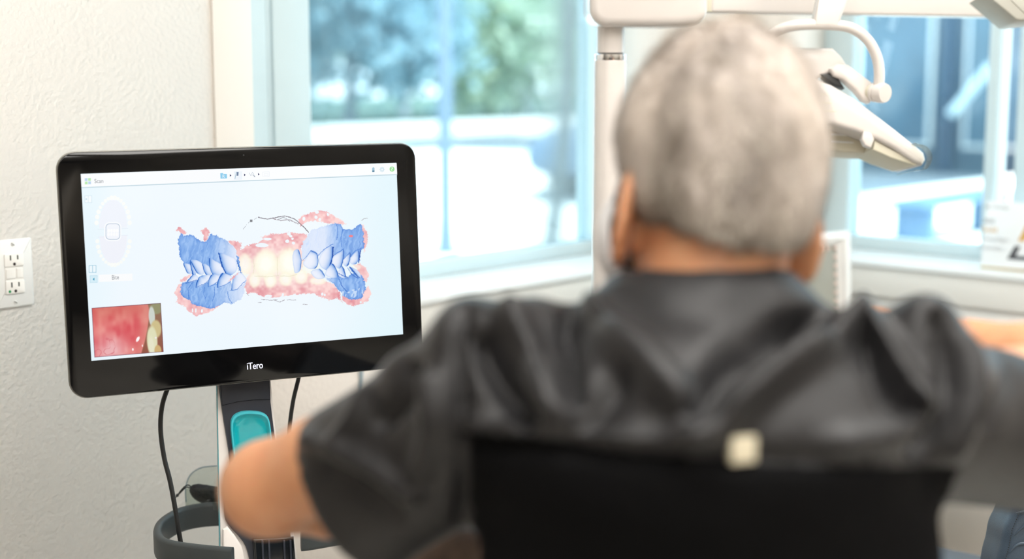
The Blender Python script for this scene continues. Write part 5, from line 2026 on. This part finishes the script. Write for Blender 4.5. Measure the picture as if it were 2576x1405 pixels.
    near = np.argsort((PX - 1867) ** 2 + (PY - 1131) ** 2 + 1e6 * (face < .3))[:40]
    c, n = V2[near].mean(0), normals(V2, Q)[near].mean(0)
    n /= np.linalg.norm(n)
    M = frame_z(c + n * .004, n, (1, 0, 0))
    MB(M).prism(rrect(.0195, .0195, .001, 2), -.006, .0008, bev=.0004).build('woven_label', 'cloth_label', t)

    # ---- trousers and shoes
    T = Field((pelvis[0] - .45, pelvis[1] - .22, .0), (pelvis[0] + .45, pelvis[1] + .62, .74), .009)
    T.ell(pelvis, (.18, .135, .125), k=.04)
    for hp_, kn, an in ((hipL, knL, anL), (hipR, knR, anR)):
        T.cone(hp_, kn, .098, .074, .04)
        T.cone(kn, an + (0, 0, .02), .072, .060, .03)
    T.half((0, 0, .12), (0, 0, -1), .006)
    V, Q = T.mesh()
    quad_obj('trousers', relax(V, Q, 3), Q, 'scrub_trouser', t)
    for an in (anL, anR):
        F = Field(an - (.1, .12, .12), an + (.1, .26, .1), .006)
        F.cone(an + (0, -.03, -.055), an + (0, .17, -.065), .048, .040, .02)
        F.cone(an + (0, -.01, .0), an + (0, .04, -.04), .046, .046, .02)
        F.half((0, 0, .004), (0, 0, -1), .004)
        V, Q = F.mesh()
        quad_obj('shoe', relax(V, Q, 2), Q, 'tyre', t)
    # ---- stool
    so = np.array([pelvis[0], pelvis[1] + .03, 0])
    k = thing('operator_stool', 'dark vinyl operator stool under the seated person', 'stool', tuple(so))
    Tm = Matrix.Translation(so)
    zs = float(pelvis[2]) - .115
    MB(Tm).lathe([(0, zs - .07), (.15, zs - .07), (.185, zs - .05), (.19, zs - .025), (.17, zs - .006), (0, zs)], 36).build('seat', 'stool_vinyl', k)
    MB(Tm).lathe([(.028, .09), (.028, .28), (.018, .28), (.018, zs - .07)], 20).build('column', 'chrome', k)
    for a in range(5):
        ang = 2 * math.pi * a / 5 + .3
        x, y = .27 * math.cos(ang), .27 * math.sin(ang)
        MB(Tm).tube([(0, 0, .11), (x * .6, y * .6, .095), (x, y, .075)], [.03, .022, .016], 10).build('leg', 'chrome', k)
        MB(Tm @ Matrix.Translation((x, y, .028)) @ Matrix.Rotation(ang, 4, 'Z') @ Matrix.Rotation(math.pi / 2, 4, 'X')).lathe(
            [(0, -.018), (.022, -.018), (.028, -.012), (.028, .012), (.022, .018), (0, .018)], 18).build('castor', 'tyre', k)


person()

for o in bpy.data.objects:
    if '_org' in o:
        del o['_org']
